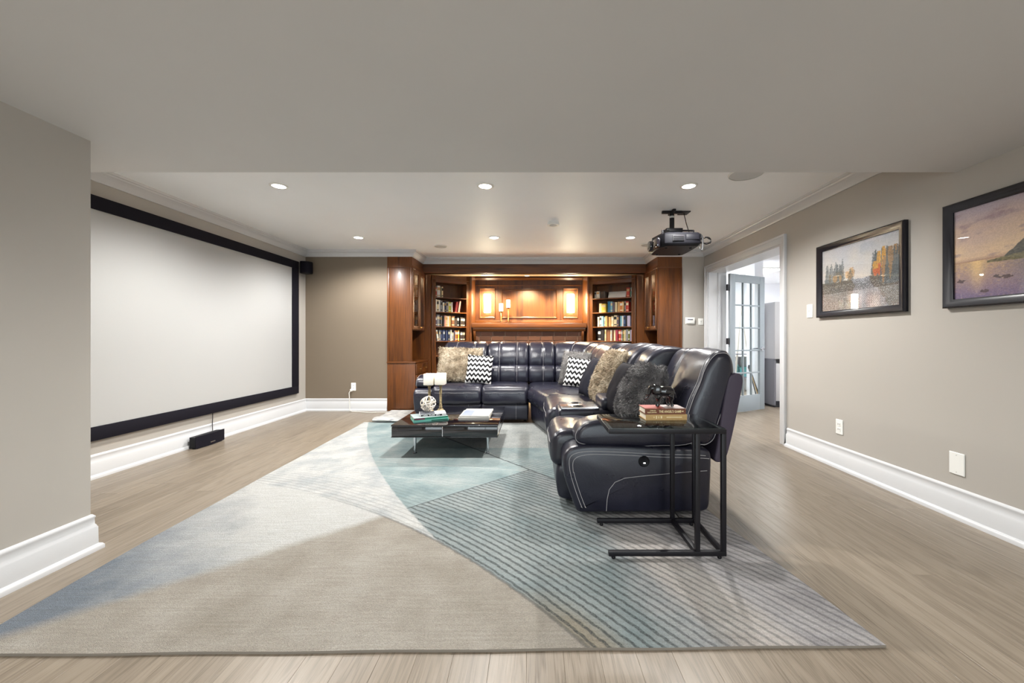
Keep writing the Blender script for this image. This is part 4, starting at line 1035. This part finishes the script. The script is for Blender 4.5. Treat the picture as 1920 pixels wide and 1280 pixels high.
# console back
fr = FR_R(3.11); L = .34
mb, rg = loft_pad(P_HEAD_C, fr, L, .05, 8, (), wr=.008, seed=31); mb.build('headrest_cushion', 'leather', sofa, 60)
mb, rg = loft_pad(P_LUMB_R, fr, L, .04, 8, (), wr=.006, seed=32); mb.build('lumbar_cushion', 'leather', sofa, 60)
loft_pad(P_SHELL, fr, L, .012, 4, wr=0)[0].build('back_shell', 'shell', sofa, 40)
# corner wedge
RA = .45; CX, CY = .77 - RA, 5.65 - RA
def FR_ARC(s):
    th = PI / 2 - s / (RA + .1); return ((CX + math.cos(th) * (RA - .62), CY + math.sin(th) * (RA - .62)), (math.cos(th), math.sin(th)))
for fr, L, sd, g in ((FR_B(-.06), CX + .06, 41, (.55,)), (FR_ARC, (RA + .1) * PI / 2, 44, (.33, .66)), (FR_R(4.28), CY - 4.28, 47, (.5,))):
    mb, rg = loft_pad(P_LUMB, fr, L, .035, 14, g, .008, .02, .006, seed=sd); o = mb.build('lumbar_cushion', 'leather', sofa, 60); stitches(rg, [L * q for q in g], o)
    mb, rg = loft_pad(P_HEAD, fr, L, .045, 16, g, .010, .03, .008, seed=sd + 1, puff=.004); o = mb.build('headrest_cushion', 'leather', sofa, 60); stitches(rg, [L * q for q in g], o)
    loft_pad(P_SHELL, fr, L, .006, 10, wr=0)[0].build('back_shell', 'shell', sofa, 40)
def poly_pad(poly, prof, name, mat, it=2, wr=.004):
    """cushion with a polygonal plan; prof = list of (inset, z) from bottom to top"""
    Q = []
    for i in range(len(poly)):
        a, b = Vector(poly[i]), Vector(poly[(i + 1) % len(poly)]); k = max(2, int((b - a).length / .06))
        Q += [tuple(a.lerp(b, q / k)) for q in range(k)]
    Q = chaikin(Q, it); rings = []
    for ins, z in prof:
        ring = []
        for x, y in offset_in(Q, ins):
            k = mnoise.noise(Vector((x * 7, y * 7, z * 7))) * wr; ring.append((x + k, y + k, z + k))
        rings.append(ring)
    c = Vector((sum(p[0] for p in rings[-1]) / len(Q), sum(p[1] for p in rings[-1]) / len(Q), 0))
    for f in (.75, .5, .25): rings.append([(c.x + (x - c.x) * f, c.y + (y - c.y) * f, z + .012 * (1 - f)) for x, y, z in rings[-1 if f == .75 else -1]] if f == .75 else [(c.x + (x - c.x) * .67, c.y + (y - c.y) * .67, z + .003) for x, y, z in rings[-1]])
    return MB().rings(rings).build(name, mat, sofa, 60)
wedge = [(-.05, 5.03), (.145, 4.29), (.80, 4.29), (.80, 5.30), (.60, 5.70), (-.05, 5.70)]
poly_pad(wedge, [(.05, .25), (.0, .275), (-.025, .34), (-.02, .42), (.02, .465), (.06, .48)], 'wedge_seat', 'leather')
poly_pad([(-.03, 5.05), (.165, 4.30), (.80, 4.30), (.80, 5.30), (.60, 5.70), (-.03, 5.70)], [(.03, .035), (.01, .06), (.0, .26), (.02, .28)], 'wedge_base', 'leather', wr=.003)
# arms
P_ARM = [(.16, .035), (.135, .035), (.115, .045), (.075, .15), (.032, .29), (.03, .40), (.12, .455), (.35, .45), (.60, .435), (.88, .43), (.93, .42), (.945, .38), (.935, .12), (.93, .07), (.91, .045), (.86, .038)]
P_APAD = [(.12, .45), (.11, .53), (.20, .60), (.45, .595), (.75, .58), (.86, .54), (.86, .46), (.70, .44), (.30, .44)]
def arm(frame, L, outer, seed, border):
    mb, rg = loft_pad(P_ARM, frame, L, .028, 6, wr=.002, seed=seed, it=3); o = mb.build('arm_panel', 'leather', sofa, 50)
    mb2, rg2 = loft_pad(P_APAD, frame, L, .034, 8, wr=.005, seed=seed + 1, puff=.006); o2 = mb2.build('arm_pad', 'leather', sofa, 60)
    e = .018 if outer == 0 else L - .018
    MB().tube(rg2(.0238 if outer == 0 else L - .0238, .0012), .0016, 5, True).build('stitching', 'stitch', o2, 60)
    return o, rg
o, rg = arm(FR_R(2.385), .215, 0, 61, True)
# piped border and stitches on the outer face of the near arm
Q = chaikin(P_ARM, 3)
def face_tube(poly, y, r, mat, name, par, cond=lambda a, z: True, loop=False):
    MB().tube([(.15 + a, y, z) for a, z in poly if cond(a, z)], r, 6, loop).build(name, mat, par, 60)
inner = offset_in(Q, .04); k0 = min(range(len(inner)), key=lambda i: (inner[i][1] > .06) * 10 + inner[i][0]); inner = inner[k0:] + inner[:k0]
keep = [p for p in inner if p[0] < .90 and not (p[1] < .10 and p[0] > .2)]
sidepts = sorted([p for p in inner if p[1] > .385], key=lambda p: p[0]); front = sorted([p for p in inner if .06 < p[1] <= .385 and p[0] < .16], key=lambda p: p[1])
line = front + sidepts
for d_, dz in ((0, 0), (.022, -.018)):
    MB().tube([(.15 + a + d_, 2.384, z + dz * (1 if z > .3 else 0)) for a, z in line], .0017, 5).build('stitching', 'stitch', o, 60)
cur = [(.447, .05), (.452, .12), (.465, .18), (.50, .225), (.56, .25), (.66, .262), (.80, .275), (.95, .288), (1.06, .295)]
MB().tube([(x, 2.384, z) for x, z in cur], .0017, 5).build('stitching', 'stitch', o, 60)
bt = MB().lathe([(.034, .006), (.034, -.002), (.030, -.006), (.026, -.004), (.022, -.002), (.0, -.002)], (.676, 2.384, .352), 28, 1).build('recliner_button', 'black_plastic', o, 40)
MB().box(.672, .684, 2.378, 2.382, .340, .345).build('indicator', 'led_off', bt)
arm(FR_B(-1.55), .25, 0, 71, False)
# console with cup holders
def cushion_box(x0, x1, y0, y1, z0, z1, r, seg=4): return MB().box(x0, x1, y0, y1, z0, z1, r, seg)
o = cushion_box(.20, .86, 3.115, 3.445, .04, .535, .03).build('console_body', 'leather', sofa, 50)
tr = MB().box(.225, .53, 3.125, 3.435, .53, .547, .006).build('cup_tray', 'chrome', o, 30)
for yy in (3.20, 3.36): MB().lathe([(.044, .010), (.044, .013), (.039, .013), (.037, .002), (.0, .002)], (.37, yy, .537), 28).build('cup_holder', 'black_gloss', tr, 40)
cushion_box(.545, .85, 3.118, 3.442, .52, .625, .035).build('console_lid', 'leather', sofa, 50)
for x, y in ((-1.45, 5.15), (-.1, 5.2), (-1.45, 5.85), (.35, 2.5), (.95, 2.5), (.3, 3.9), (.95, 4.6)):
    MB().lathe([(.022, 0), (.026, .03)], (x, y, .0105), 12).build('foot', 'black_plastic', sofa, 40)
c = MB().tube([(.86, 2.44, .045), (.88, 2.36, .022), (.93, 2.345, .018), (.985, 2.37, .018), (1.0, 2.45, .03)], .004, 6).alone('recliner_cord', 'cord_black', 60)
tag(c, 'thin black cord looping out from under the near sofa arm', 'cord')

# ------------------------------------------------------------------ cushions
def pillow(name, label, cat, size, thick, mat, loc, rot, fur=0, flen=.02, n=22, furmat=None, corner=.0, droop=.6, pw=2.6):
    """square cushion in its own xz plane, origin at the middle of its lower edge"""
    W, H = size; t = thing(name, label, cat, loc, rot, 'cushions on the sofa')
    def pt(u, v, sd):
        eu, ev = 1 - abs(u) ** pw, 1 - abs(v) ** pw
        th = thick / 2 * (max(0, eu) * max(0, ev)) ** .5
        pin = 1 - .055 * (1 - v * v) * abs(u) ** 6 ; pin2 = 1 - .055 * (1 - u * u) * abs(v) ** 6
        rc = 1 - corner * (abs(u) * abs(v)) ** 3
        x, z = u * W / 2 * pin * rc, H / 2 + v * H / 2 * pin2 * rc
        th *= 1 + .12 * mnoise.noise(Vector((u * 2 + W * 9, v * 2, sd)))
        return Vector((x, sd * th, z))
    mb = MB()
    for sd in (-1, 1):
        vs = [pt(-1 + 2 * i / n, -1 + 2 * j / n, sd) for j in range(n + 1) for i in range(n + 1)]
        mb.add(vs, [(j * (n + 1) + i, j * (n + 1) + i + 1, (j + 1) * (n + 1) + i + 1, (j + 1) * (n + 1) + i) for j in range(n) for i in range(n)])
    me = mb.mesh(70, None, 'cushion_cover'); bm = bmesh.new(); bm.from_mesh(me); bmesh.ops.remove_doubles(bm, verts=bm.verts, dist=.0008); bmesh.ops.recalc_face_normals(bm, faces=bm.faces); bm.to_mesh(me); bm.free()
    o = put('cushion_cover', me, mat, t)
    if not fur:
        ed = [pt(-1 + 2 * k / n, -1, 1) for k in range(n)] + [pt(1, -1 + 2 * k / n, 1) for k in range(n)] + [pt(1 - 2 * k / n, 1, 1) for k in range(n)] + [pt(-1, 1 - 2 * k / n, 1) for k in range(n)]
        MB().tube(ed, .004, 6, True).build('piping', mat, t, 60, True)
    else:
        vs = []; fs = []; q = random.Random(int(W * 1e4) + fur)
        for _ in range(fur):
            u, v = q.uniform(-1, 1), q.uniform(-1, 1); sd = q.choice((-1, 1)); e = .02
            p = pt(u, v, sd); a = pt(min(1, u + e), v, sd) - pt(max(-1, u - e), v, sd); b = pt(u, min(1, v + e), sd) - pt(u, max(-1, v - e), sd)
            nn = a.cross(b); nn = nn.normalized() if nn.length > 1e-9 else Vector((0, sd, 0))
            if nn.y * sd < 0: nn = -nn
            if max(abs(u), abs(v)) > .93: nn = (nn + Vector((u, 0, v)) * 1.2).normalized()
            cl = mnoise.noise_vector(Vector((u * 4, v * 4, sd * 3 + W))) * .9
            d = (nn * .8 + Vector((q.uniform(-.5, .5), q.uniform(-.2, .2), q.uniform(-.5, .5) - droop)) + cl).normalized() * flen * q.uniform(.6, 1.25)
            s_ = d.cross(Vector((q.uniform(-1, 1), q.uniform(-1, 1), q.uniform(-1, 1)))).normalized() * flen * .085
            k = len(vs); mid = p + d * .55 + nn * flen * .12
            vs += [p - s_, p + s_, mid + s_ * .7, mid - s_ * .7, p + d]; fs += [(k, k + 1, k + 2, k + 3), (k + 3, k + 2, k + 4)]
        me = bpy.data.meshes.new('fur'); me.from_pydata([tuple(p) for p in vs], [], fs); me.polygons.foreach_set('use_smooth', [True] * len(fs))
        f = put('fur', me, furmat or mat, t); f['kind'] = 'stuff'
    return t
LZ = .487
pillow('fur_cushion', 'large tan brown fur cushion at the left end of the sofa', 'cushion', (.62, .50), .17, 'fur_tan', (-1.03, 5.40, .50), (-.34, .02, -.04), 11000, .026)
pillow('chevron_cushion', 'black and white zigzag cushion leaning on the large tan fur cushion', 'cushion', (.345, .385), .13, 'chevron', (-.735, 5.24, .50), (-.30, .06, -.03))
pillow('shag_cushion', 'light grey shaggy cushion behind the zigzag cushion in the sofa corner', 'cushion', (.46, .46), .15, 'fur_grey', (.54, 5.10, LZ), (-.32, .05, -.50), 8000, .022)
pillow('chevron_cushion', 'black and white zigzag cushion in the corner of the sofa', 'cushion', (.40, .38), .12, 'chevron', (.56, 4.90, LZ), (-.34, .10, -.42))
pillow('navy_cushion', 'dark navy cushion between zigzag corner cushion and tan fur cushion', 'cushion', (.44, .44), .15, 'cloth_navy', (.545, 4.16, LZ), (-.42, 0, -1.42))
pillow('fur_cushion', 'tan brown fur cushion behind the black cushion on right sofa run', 'cushion', (.50, .54), .24, 'fur_tan', (.62, 3.74, .487), (-.40, 0, -1.50), 9000, .028, pw=2.1)
pillow('black_cushion', 'plain black cushion squeezed behind the dark shaggy cushion', 'cushion', (.44, .44), .18, 'cloth_black', (.64, 3.06, .49), (-.36, 0, -1.42))
pillow('shag_cushion', 'dark grey shaggy cushion on the sofa seat nearest the camera', 'cushion', (.41, .45), .25, 'fur_dark', (.68, 2.80, .50), (-.42, 0, -1.46), 16000, .030, pw=2.0)

# ------------------------------------------------------------------ coffee table and what lies on it
X0, X1, Y0, Y1, TZ = -1.288, -.318, 3.56, 4.53, .313
t = thing('coffee_table', 'low square black gloss coffee table with two drawers and steel legs', 'coffee table', ((X0 + X1) / 2, (Y0 + Y1) / 2, .0105))
MB().box(X0, X1, Y0, Y1, TZ - .016, TZ, .002).build('table_top', 'black_gloss', t)
MB().box(X0 + .003, X1 - .003, Y0 + .02, Y1 - .003, .205, TZ - .016).build('table_frame', 'black_gloss', t)
MB().box(X0, X1, Y0, Y1, .198, .206, .002).build('bottom_board', 'black_gloss', t)
xm = (X0 + X1) / 2 - .02
for a, b in ((X0 + .004, xm - .004), (xm + .004, X1 - .004)):
    MB().box(a, b, Y0 + .002, Y0 + .02, .209, TZ - .02, .002).build('drawer_front', 'black_gloss', t)
MB().box(xm - .003, xm + .003, Y0 + .006, Y0 + .02, .206, TZ - .016).build('divider', 'chrome', t)
for x in (X0 + .17, X1 - .11):
    for y in (Y0 + .16, Y1 - .16):
        lg = MB().tube([(x, y, .0145), (x, y, .2)], .0125, 14).build('leg', 'chrome', t, 60)
        MB().lathe([(.02, 0), (.02, .004), (.0125, .008)], (x, y, .0105), 16).build('foot_pad', 'chrome', lg, 40)
def lying_book(name, loc, rz, size, th, cover, label, pages=True, spine='-y', extra=None):
    W, D = size; t = thing(name, label, 'book', loc, (0, 0, rz))
    c = MB().box(-W / 2, W / 2, -D / 2, D / 2, 0, .003).box(-W / 2, W / 2, -D / 2, D / 2, th - .003, th).box(-W / 2, W / 2, -D / 2, -D / 2 + .003, .003, th - .003)
    cv = c.build('cover', cover, t, 0, True)
    MB().box(-W / 2 + .004, W / 2 - .004, -D / 2 + .003, D / 2 - .004, .003, th - .003).build('page_block', 'pages', t, 0, True)
    return t, cv
z = TZ + .0005
t1, cv = lying_book('book', (-1.01, 3.825, z), .42, (.33, .24), .018, flat((104, 176, 164)), 'pale teal book at the bottom of the coffee table stack')
MB().box(.0, .155, -.1204, -.1197, .003, .015).build('spine_patch', flat((22, 96, 78)), t1, 0, True)
t2, cv = lying_book('book', (-1.015, 3.828, z + .0185), .46, (.32, .23), .019, flat((44, 122, 100)), 'green and maroon book in the middle of the coffee table stack')
MB().box(-.155, -.06, -.1154, -.1148, .003, .016).build('spine_patch', flat((110, 40, 70)), t2, 0, True)
MB().box(-.158, .158, -.113, .113, .0190, .0195).build('cover_print', flat((150, 164, 164)), t2, 0, True)
t3, cv = lying_book('book', (-.985, 3.85, z + .0385), .30, (.25, .17), .020, flat((196, 198, 198)), 'white book with black lettered spine topping the coffee table stack')
MB().box(-.11, .085, -.0855, -.0848, .003, .017).build('spine_label', 'black_plastic', t3, 0, True)
for k in range(13):
    xx = -.094 + k * .0125; hh = .004 + .006 * ((k * 7) % 3) / 2
    if k in (4, 9): continue
    MB().box(xx, xx + .0075, -.0862, -.0854, .005, .005 + hh + .002).build('lettering', flat((222, 224, 224)), t3, 0, True)
MB().box(-.12, .02, -.08, .08, .020, .0205).build('cover_print', flat((78, 82, 90)), t3, 0, True)
# openwork ball
t = thing('openwork_ball', 'pale woven openwork decorative ball resting on the stacked books', 'decorative ball', (-1.04, 3.90, z + .059))
mb = MB(); q = random.Random(5); r0 = .073
for k in range(9):
    ax = Vector((q.gauss(0, 1), q.gauss(0, 1), q.gauss(0, 1))).normalized(); u = ax.orthogonal().normalized(); v_ = ax.cross(u); off = q.uniform(-.45, .45)
    rr_ = math.sqrt(1 - off * off)
    mb.tube([tuple((ax * off + (u * math.cos(a) + v_ * math.sin(a)) * rr_) * (r0 * (1 + .03 * math.sin(3 * a + k))) + Vector((0, 0, r0 + .003))) for a in [2 * PI * j / 36 for j in range(36)]], .0052, 6, True)
mb.build('woven_strands', 'silver_rattan', t, 60, True)
# block candles on turned stands
def turned_stand(x, y, z0, z1, label):
    t = thing('candle_stand', label, 'candle holder', (x, y, z0))
    H = z1 - z0
    MB().lathe([(.045, 0), (.045, .010), (.034, .016), (.03, .026), (.014, .034)], (x, y, z0), 20).build('foot', 'antique', t, 40)
    MB().lathe([(.014, .034), (.019, .05), (.012, .062), (.016, .075), (.011, .085), (.013, H * .5), (.015, H * .75), (.011, H - .04), (.017, H - .03), (.012, H - .02), (.03, H - .008)], (x, y, z0), 18).build('stem', 'antique', t, 50)
    MB().lathe([(.03, H - .008), (.046, H - .004), (.046, H)], (x, y, z0), 20).build('dish', 'antique', t, 40)
for x, y, zt, w1, w2 in ((-1.118, 4.24, .597, 'left', 'left'), (-.992, 4.22, .603, 'right', 'right')):
    turned_stand(x, y, TZ, zt, 'gold brown turned candle holder on coffee table, %s of the pair' % w1)
    candle(x, y, zt, .053, .122, 'square cream block candle on coffee table, %s of the pair' % w2, True)
t4, cv = lying_book('magazine', (-.575, 3.98, z), .03, (.30, .40),   .022, flat((176, 174, 168)), 'lower large white book on the right of the coffee table')
t5, cv = lying_book('magazine', (-.565, 3.985, z + .0225), -.02, (.285, .385), .014, flat((192, 191, 188)), 'upper large white book with pale blue picture on coffee table')
MB().box(-.135, -.03, -.17, .10, .014, .0145).build('cover_picture', flat((128, 138, 186)), t5, 0, True)
MB().box(-.02, .125, -.10, -.085, .014, .0145).box(-.06, .10, -.15, -.14, .014, .0145).box(.03, .05, .02, .05, .014, .0145).build('cover_print', flat((140, 140, 144)), t5, 0, True)

# ------------------------------------------------------------------ C shaped side table
bx0, bx1, by0, by1, bz, bt_ = .375, .955, 1.93, 2.30, .652, .023
t = thing('side_table', 'C shaped black steel side table with dark glass top beside sofa arm', 'side table', ((bx0 + bx1) / 2, (by0 + by1) / 2, .014))
z0 = .026
for y in (by0, by1 - bt_):
    MB().box(bx0, bx1, y, y + bt_, z0, z0 + bt_, .002).build('base_bar', 'black_metal', t)
    MB().box(bx0, bx1, y, y + bt_, bz - bt_, bz, .002).build('top_rail', 'black_metal', t)
    for x in (bx1 - bt_, .803): MB().box(x, x + bt_, y + .001, y + bt_ - .001, z0 + bt_, bz - bt_, .002).build('upright', 'black_metal', t)
for x in (bx1 - bt_, .803): MB().box(x, x + bt_, by0 + bt_, by1 - bt_, z0, z0 + bt_, .002).build('cross_bar', 'black_metal', t)
for x in (bx0, bx1 - bt_): MB().box(x, x + bt_, by0 + bt_, by1 - bt_, bz - bt_, bz, .002).build('top_rail', 'black_metal', t)
MB().box(bx0 + .004, bx1 - .004, by0 + .004, by1 - .004, bz - .002, bz + .004, .001).build('glass_top', 'smoke_glass', t)
for x in (bx0 + .025, bx1 - .03):
    for y in (by0 + .013, by1 - .013): MB().lathe([(.009, 0), (.011, .006), (.006, .016)], (x, y, .0105), 12).build('foot', 'black_plastic', t, 40)
zb = bz + .0045
b1, cv = lying_book('paperback', (.722, 2.185, zb), .03, (.225, .125), .031, flat((196, 160, 104)), 'tan paperback at the bottom under the elephant figurine')
b2, cv = lying_book('paperback', (.718, 2.187, zb + .0315), .015, (.222, .125), .031, flat((112, 62, 38)), 'brown paperback directly under the black elephant figurine')
MB().box(-.109, .0, -.060, .060, .031, .0314).build('cover_print', flat((168, 74, 60)), b2, 0, True)
MB().box(.002, .109, -.060, .060, .031, .0314).build('cover_print', flat((176, 160, 156)), b2, 0, True)
def letters(txt, size, x, z, y, par, mat, align='LEFT', bold=.0):
    cu = bpy.data.curves.new('spine_lettering', 'FONT'); cu.body = txt; cu.size = size; cu.extrude = .0003; cu.offset = bold; cu.align_x = align; cu.resolution_u = 2
    cu.materials.append(mat); o = bpy.data.objects.new('spine_lettering', cu); COL.objects.link(o); o.parent = par; o.location = (x, y, z); o.rotation_euler = (PI / 2, 0, 0)
    bpy.context.view_layer.update(); dg = bpy.context.evaluated_depsgraph_get(); me = bpy.data.meshes.new_from_object(o.evaluated_get(dg))
    m2 = put('spine_lettering', me, mat, par); m2.location = o.location; m2.rotation_euler = o.rotation_euler; bpy.data.objects.remove(o); return m2
cream = flat((240, 222, 170))
l = letters("THE ANGEL'S GAME", .0165, -.035, .009, -.0628, b2, cream, bold=.0004); l.scale = (.82, 1.1, 1)
letters('CARLOS', .0085, -.085, .018, -.0628, b2, cream, bold=.0002); letters('RUIZ ZAFÓN', .0085, -.098, .0075, -.0628, b2, cream, bold=.0002)
MB().box(.082, .086, -.0632, -.0625, .013, .019).box(.09, .098, -.0632, -.0625, .013, .019).build('publisher_mark', cream, b2, 0, True)
mb = MB()
for k, (a, b, c0, c1) in enumerate(((-.07, -.066, .012, .02), (-.058, -.052, .008, .024), (-.044, -.040, .010, .021), (-.032, -.024, .010, .023), (0, .085, .014, .018))): mb.box(a, b, -.0632, -.0625, c0, c1)
mb.build('spine_marks', flat((244, 226, 178)), b1, 0, True)
# elephant figurine
t = thing('elephant_figurine', 'glossy black elephant figurine standing on the stacked paperbacks', 'figurine', (.722, 2.19, zb + .0633))
mb = MB()
mb.tube([(.066, 0, .070), (.058, 0, .074), (.040, 0, .081), (.012, 0, .083), (-.018, 0, .087), (-.036, 0, .093)], [.010, .023, .032, .033, .030, .022], 16)
mb.tube([(-.028, 0, .094), (-.046, 0, .104), (-.060, 0, .101), (-.069, 0, .088), (-.075, 0, .070), (-.081, 0, .054), (-.089, 0, .045), (-.098, 0, .045), (-.104, 0, .053)], [.014, .0225, .020, .0145, .0105, .0085, .0072, .0062, .0052], 14)
for sg in (-1, 1):
    for pts in ([(.042, .066), (.043, .048), (.035, .030), (.040, .012), (.039, .002)], [(-.022, .066), (-.022, .048), (-.016, .030), (-.015, .012), (-.015, .002)]):
        k = .012 if sg < 0 else 0
        mb.tube([(x + k * (1 - z_ / .066) * (1 if x > 0 else -1.6), sg * .0165, z_) for x, z_ in pts], [.020, .016, .0105, .0095, .0115], 12)
mb.tube([(.066, 0, .082), (.075, 0, .070), (.078, 0, .045)], [.005, .0035, .003], 8)
o = mb.build('elephant_body', 'black_gloss', t, 60, True)
r_ = o.modifiers.new('remesh', 'REMESH'); r_.mode = 'VOXEL'; r_.voxel_size = .0022; r_.use_smooth_shade = True
s_ = o.modifiers.new('smooth', 'SMOOTH'); s_.iterations = 24; s_.factor = .5
for sg in (-1, 1):
    ear = []
    for k in range(14):
        a = 2 * PI * k / 14; ear.append((-.034 + .021 * math.cos(a) + .006 * math.sin(a), .092 + .030 * math.sin(a) - .006 * math.cos(a)))
    MB().rings([[(x, sg * (.019 + .003 * k + (x + .05) * .25), zz) for x, zz in (offset_in(ear, .004) if k in (0, 2) else ear)] for k in range(3)]).build('ear', 'black_gloss', t, 60, True)
    MB().tube([(-.066, sg * .011, .074), (-.080, sg * .013, .064), (-.092, sg * .013, .066)], [.004, .003, .0012], 6).build('tusk', 'black_gloss', t, 60, True)

# ------------------------------------------------------------------ ceiling projector
t = thing('projector', 'black projector hanging from the ceiling on a short pole with cables', 'projector', (1.45, 4.02, 2.0))
PB0, PB1 = 1.995, 2.125
body = chaikin([(1.26, 3.80), (1.33, 3.77), (1.60, 3.77), (1.635, 3.80), (1.635, 4.24), (1.60, 4.27), (1.30, 4.27), (1.25, 4.22), (1.225, 4.02)], 1)
rings = [[(x + (1.43 - x) * k, y + (4.02 - y) * k, zz) for x, y in body] for zz, k in ((PB0, .10), (PB0 + .022, .01), (PB0 + .03, 0), (PB1 - .02, 0), (PB1, .06))]
MB().rings(rings).build('housing', 'black_plastic', t, 35)
MB().box(1.345, 1.455, 3.762, 3.775, 2.035, 2.09, .003).build('vent_panel', 'dark_recess', t)
for k in range(5): MB().box(1.35, 1.45, 3.758, 3.764, 2.040 + k * .010, 2.044 + k * .010).build('louvre', 'black_plastic', t)
MB().box(1.475, 1.60, 3.766, 3.776, 2.05, 2.10, .003).build('side_cover', 'black_plastic', t)
MB().lathe([(.05, -.03), (.055, -.02), (.055, .03)], (1.235, 4.08, 2.055), 24, 0).build('lens_barrel', 'black_gloss', t, 40)
MB().lathe([(.001, -.034), (.030, -.032), (.042, -.026)], (1.235, 4.08, 2.055), 24, 0).build('lens_glass', 'glass', t, 40)
MB().box(1.215, 1.25, 3.84, 3.98, 2.0, 2.09, .01).build('front_bezel', 'black_gloss', t)
for x, y in ((1.32, 3.88), (1.56, 3.88), (1.32, 4.18), (1.56, 4.18)): MB().lathe([(.012, 0), (.014, .008), (.01, .02)], (x, y, 1.985), 10).build('foot', 'black_plastic', t, 40)
MB().lathe([(.024, 2.12), (.024, ZC - .012)], (1.455, 4.10, 0), 20).build('mount_pole', 'black_metal', t, 40)
MB().lathe([(.026, 2.355), (.026, 2.375)], (1.455, 4.10, 0), 20).build('label_band', 'grille', t, 40)
MB().lathe([(.03, 2.17), (.03, 2.20)], (1.455, 4.10, 0), 20).build('pole_collar', 'chrome', t, 40)
MB().box(1.35, 1.56, 4.085, 4.115, ZC - .028, ZC, .003).box(1.44, 1.47, 4.02, 4.18, ZC - .026, ZC, .003).build('ceiling_plate', 'black_metal', t)
MB().box(1.375, 1.545, 4.03, 4.17, 2.195, 2.235, .006).build('mount_bracket', 'black_metal', t)
for a, b in (((1.38, 4.04), (1.29, 3.90)), ((1.53, 4.04), (1.60, 3.90)), ((1.38, 4.15), (1.29, 4.22)), ((1.53, 4.15), (1.60, 4.22))):
    MB().tube([(a[0], a[1], 2.21), (b[0], b[1], 2.17), (b[0], b[1], 2.115)], .009, 6).build('bracket_arm', 'black_metal', t, 60)
MB().tube([(1.40, 4.02, 2.21), (1.33, 3.96, 2.18), (1.26, 3.92, 2.12), (1.24, 3.90, 2.07)], .004, 6).build('front_cable', 'cord_black', t, 60)
pts = [(1.64 + .045 + .055 * math.cos(a) * 1.0, 3.82 + .01 * math.cos(a * 2), 2.055 + .030 * math.sin(a)) for a in [2 * PI * k / 20 for k in range(20)]]
MB().tube(pts, .005, 6, True).tube([(p[0] + .006, p[1] + .012, p[2] + .008 * (i % 3 - 1) * .4 - .006) for i, p in enumerate(pts)], .0045, 6, True).build('coiled_cable', 'cord_black', t, 60)
MB().tube([(1.62, 3.80, 2.11), (1.645, 3.80, 2.08), (1.648, 3.80, 2.0), (1.638, 3.80, 1.95)], .009, 6).tube([(1.62, 3.82, 2.02), (1.612, 3.80, 1.985), (1.625, 3.80, 1.955)], .004, 6).build('hanging_plugs', 'cord_black', t, 60)
t = thing('cable_plate', 'dark square cable plate on ceiling beside the projector mount', 'cable plate', (1.60, 4.15, ZC - .01))
MB().box(1.55, 1.65, 4.09, 4.21, ZC - .010, ZC, .003).build('plate', 'black_metal', t)
MB().tube([(1.60, 4.15, ZC - .01), (1.605, 4.10, 2.30), (1.60, 3.98, 2.13)], .004, 6).build('power_lead', 'cord_black', t, 60)
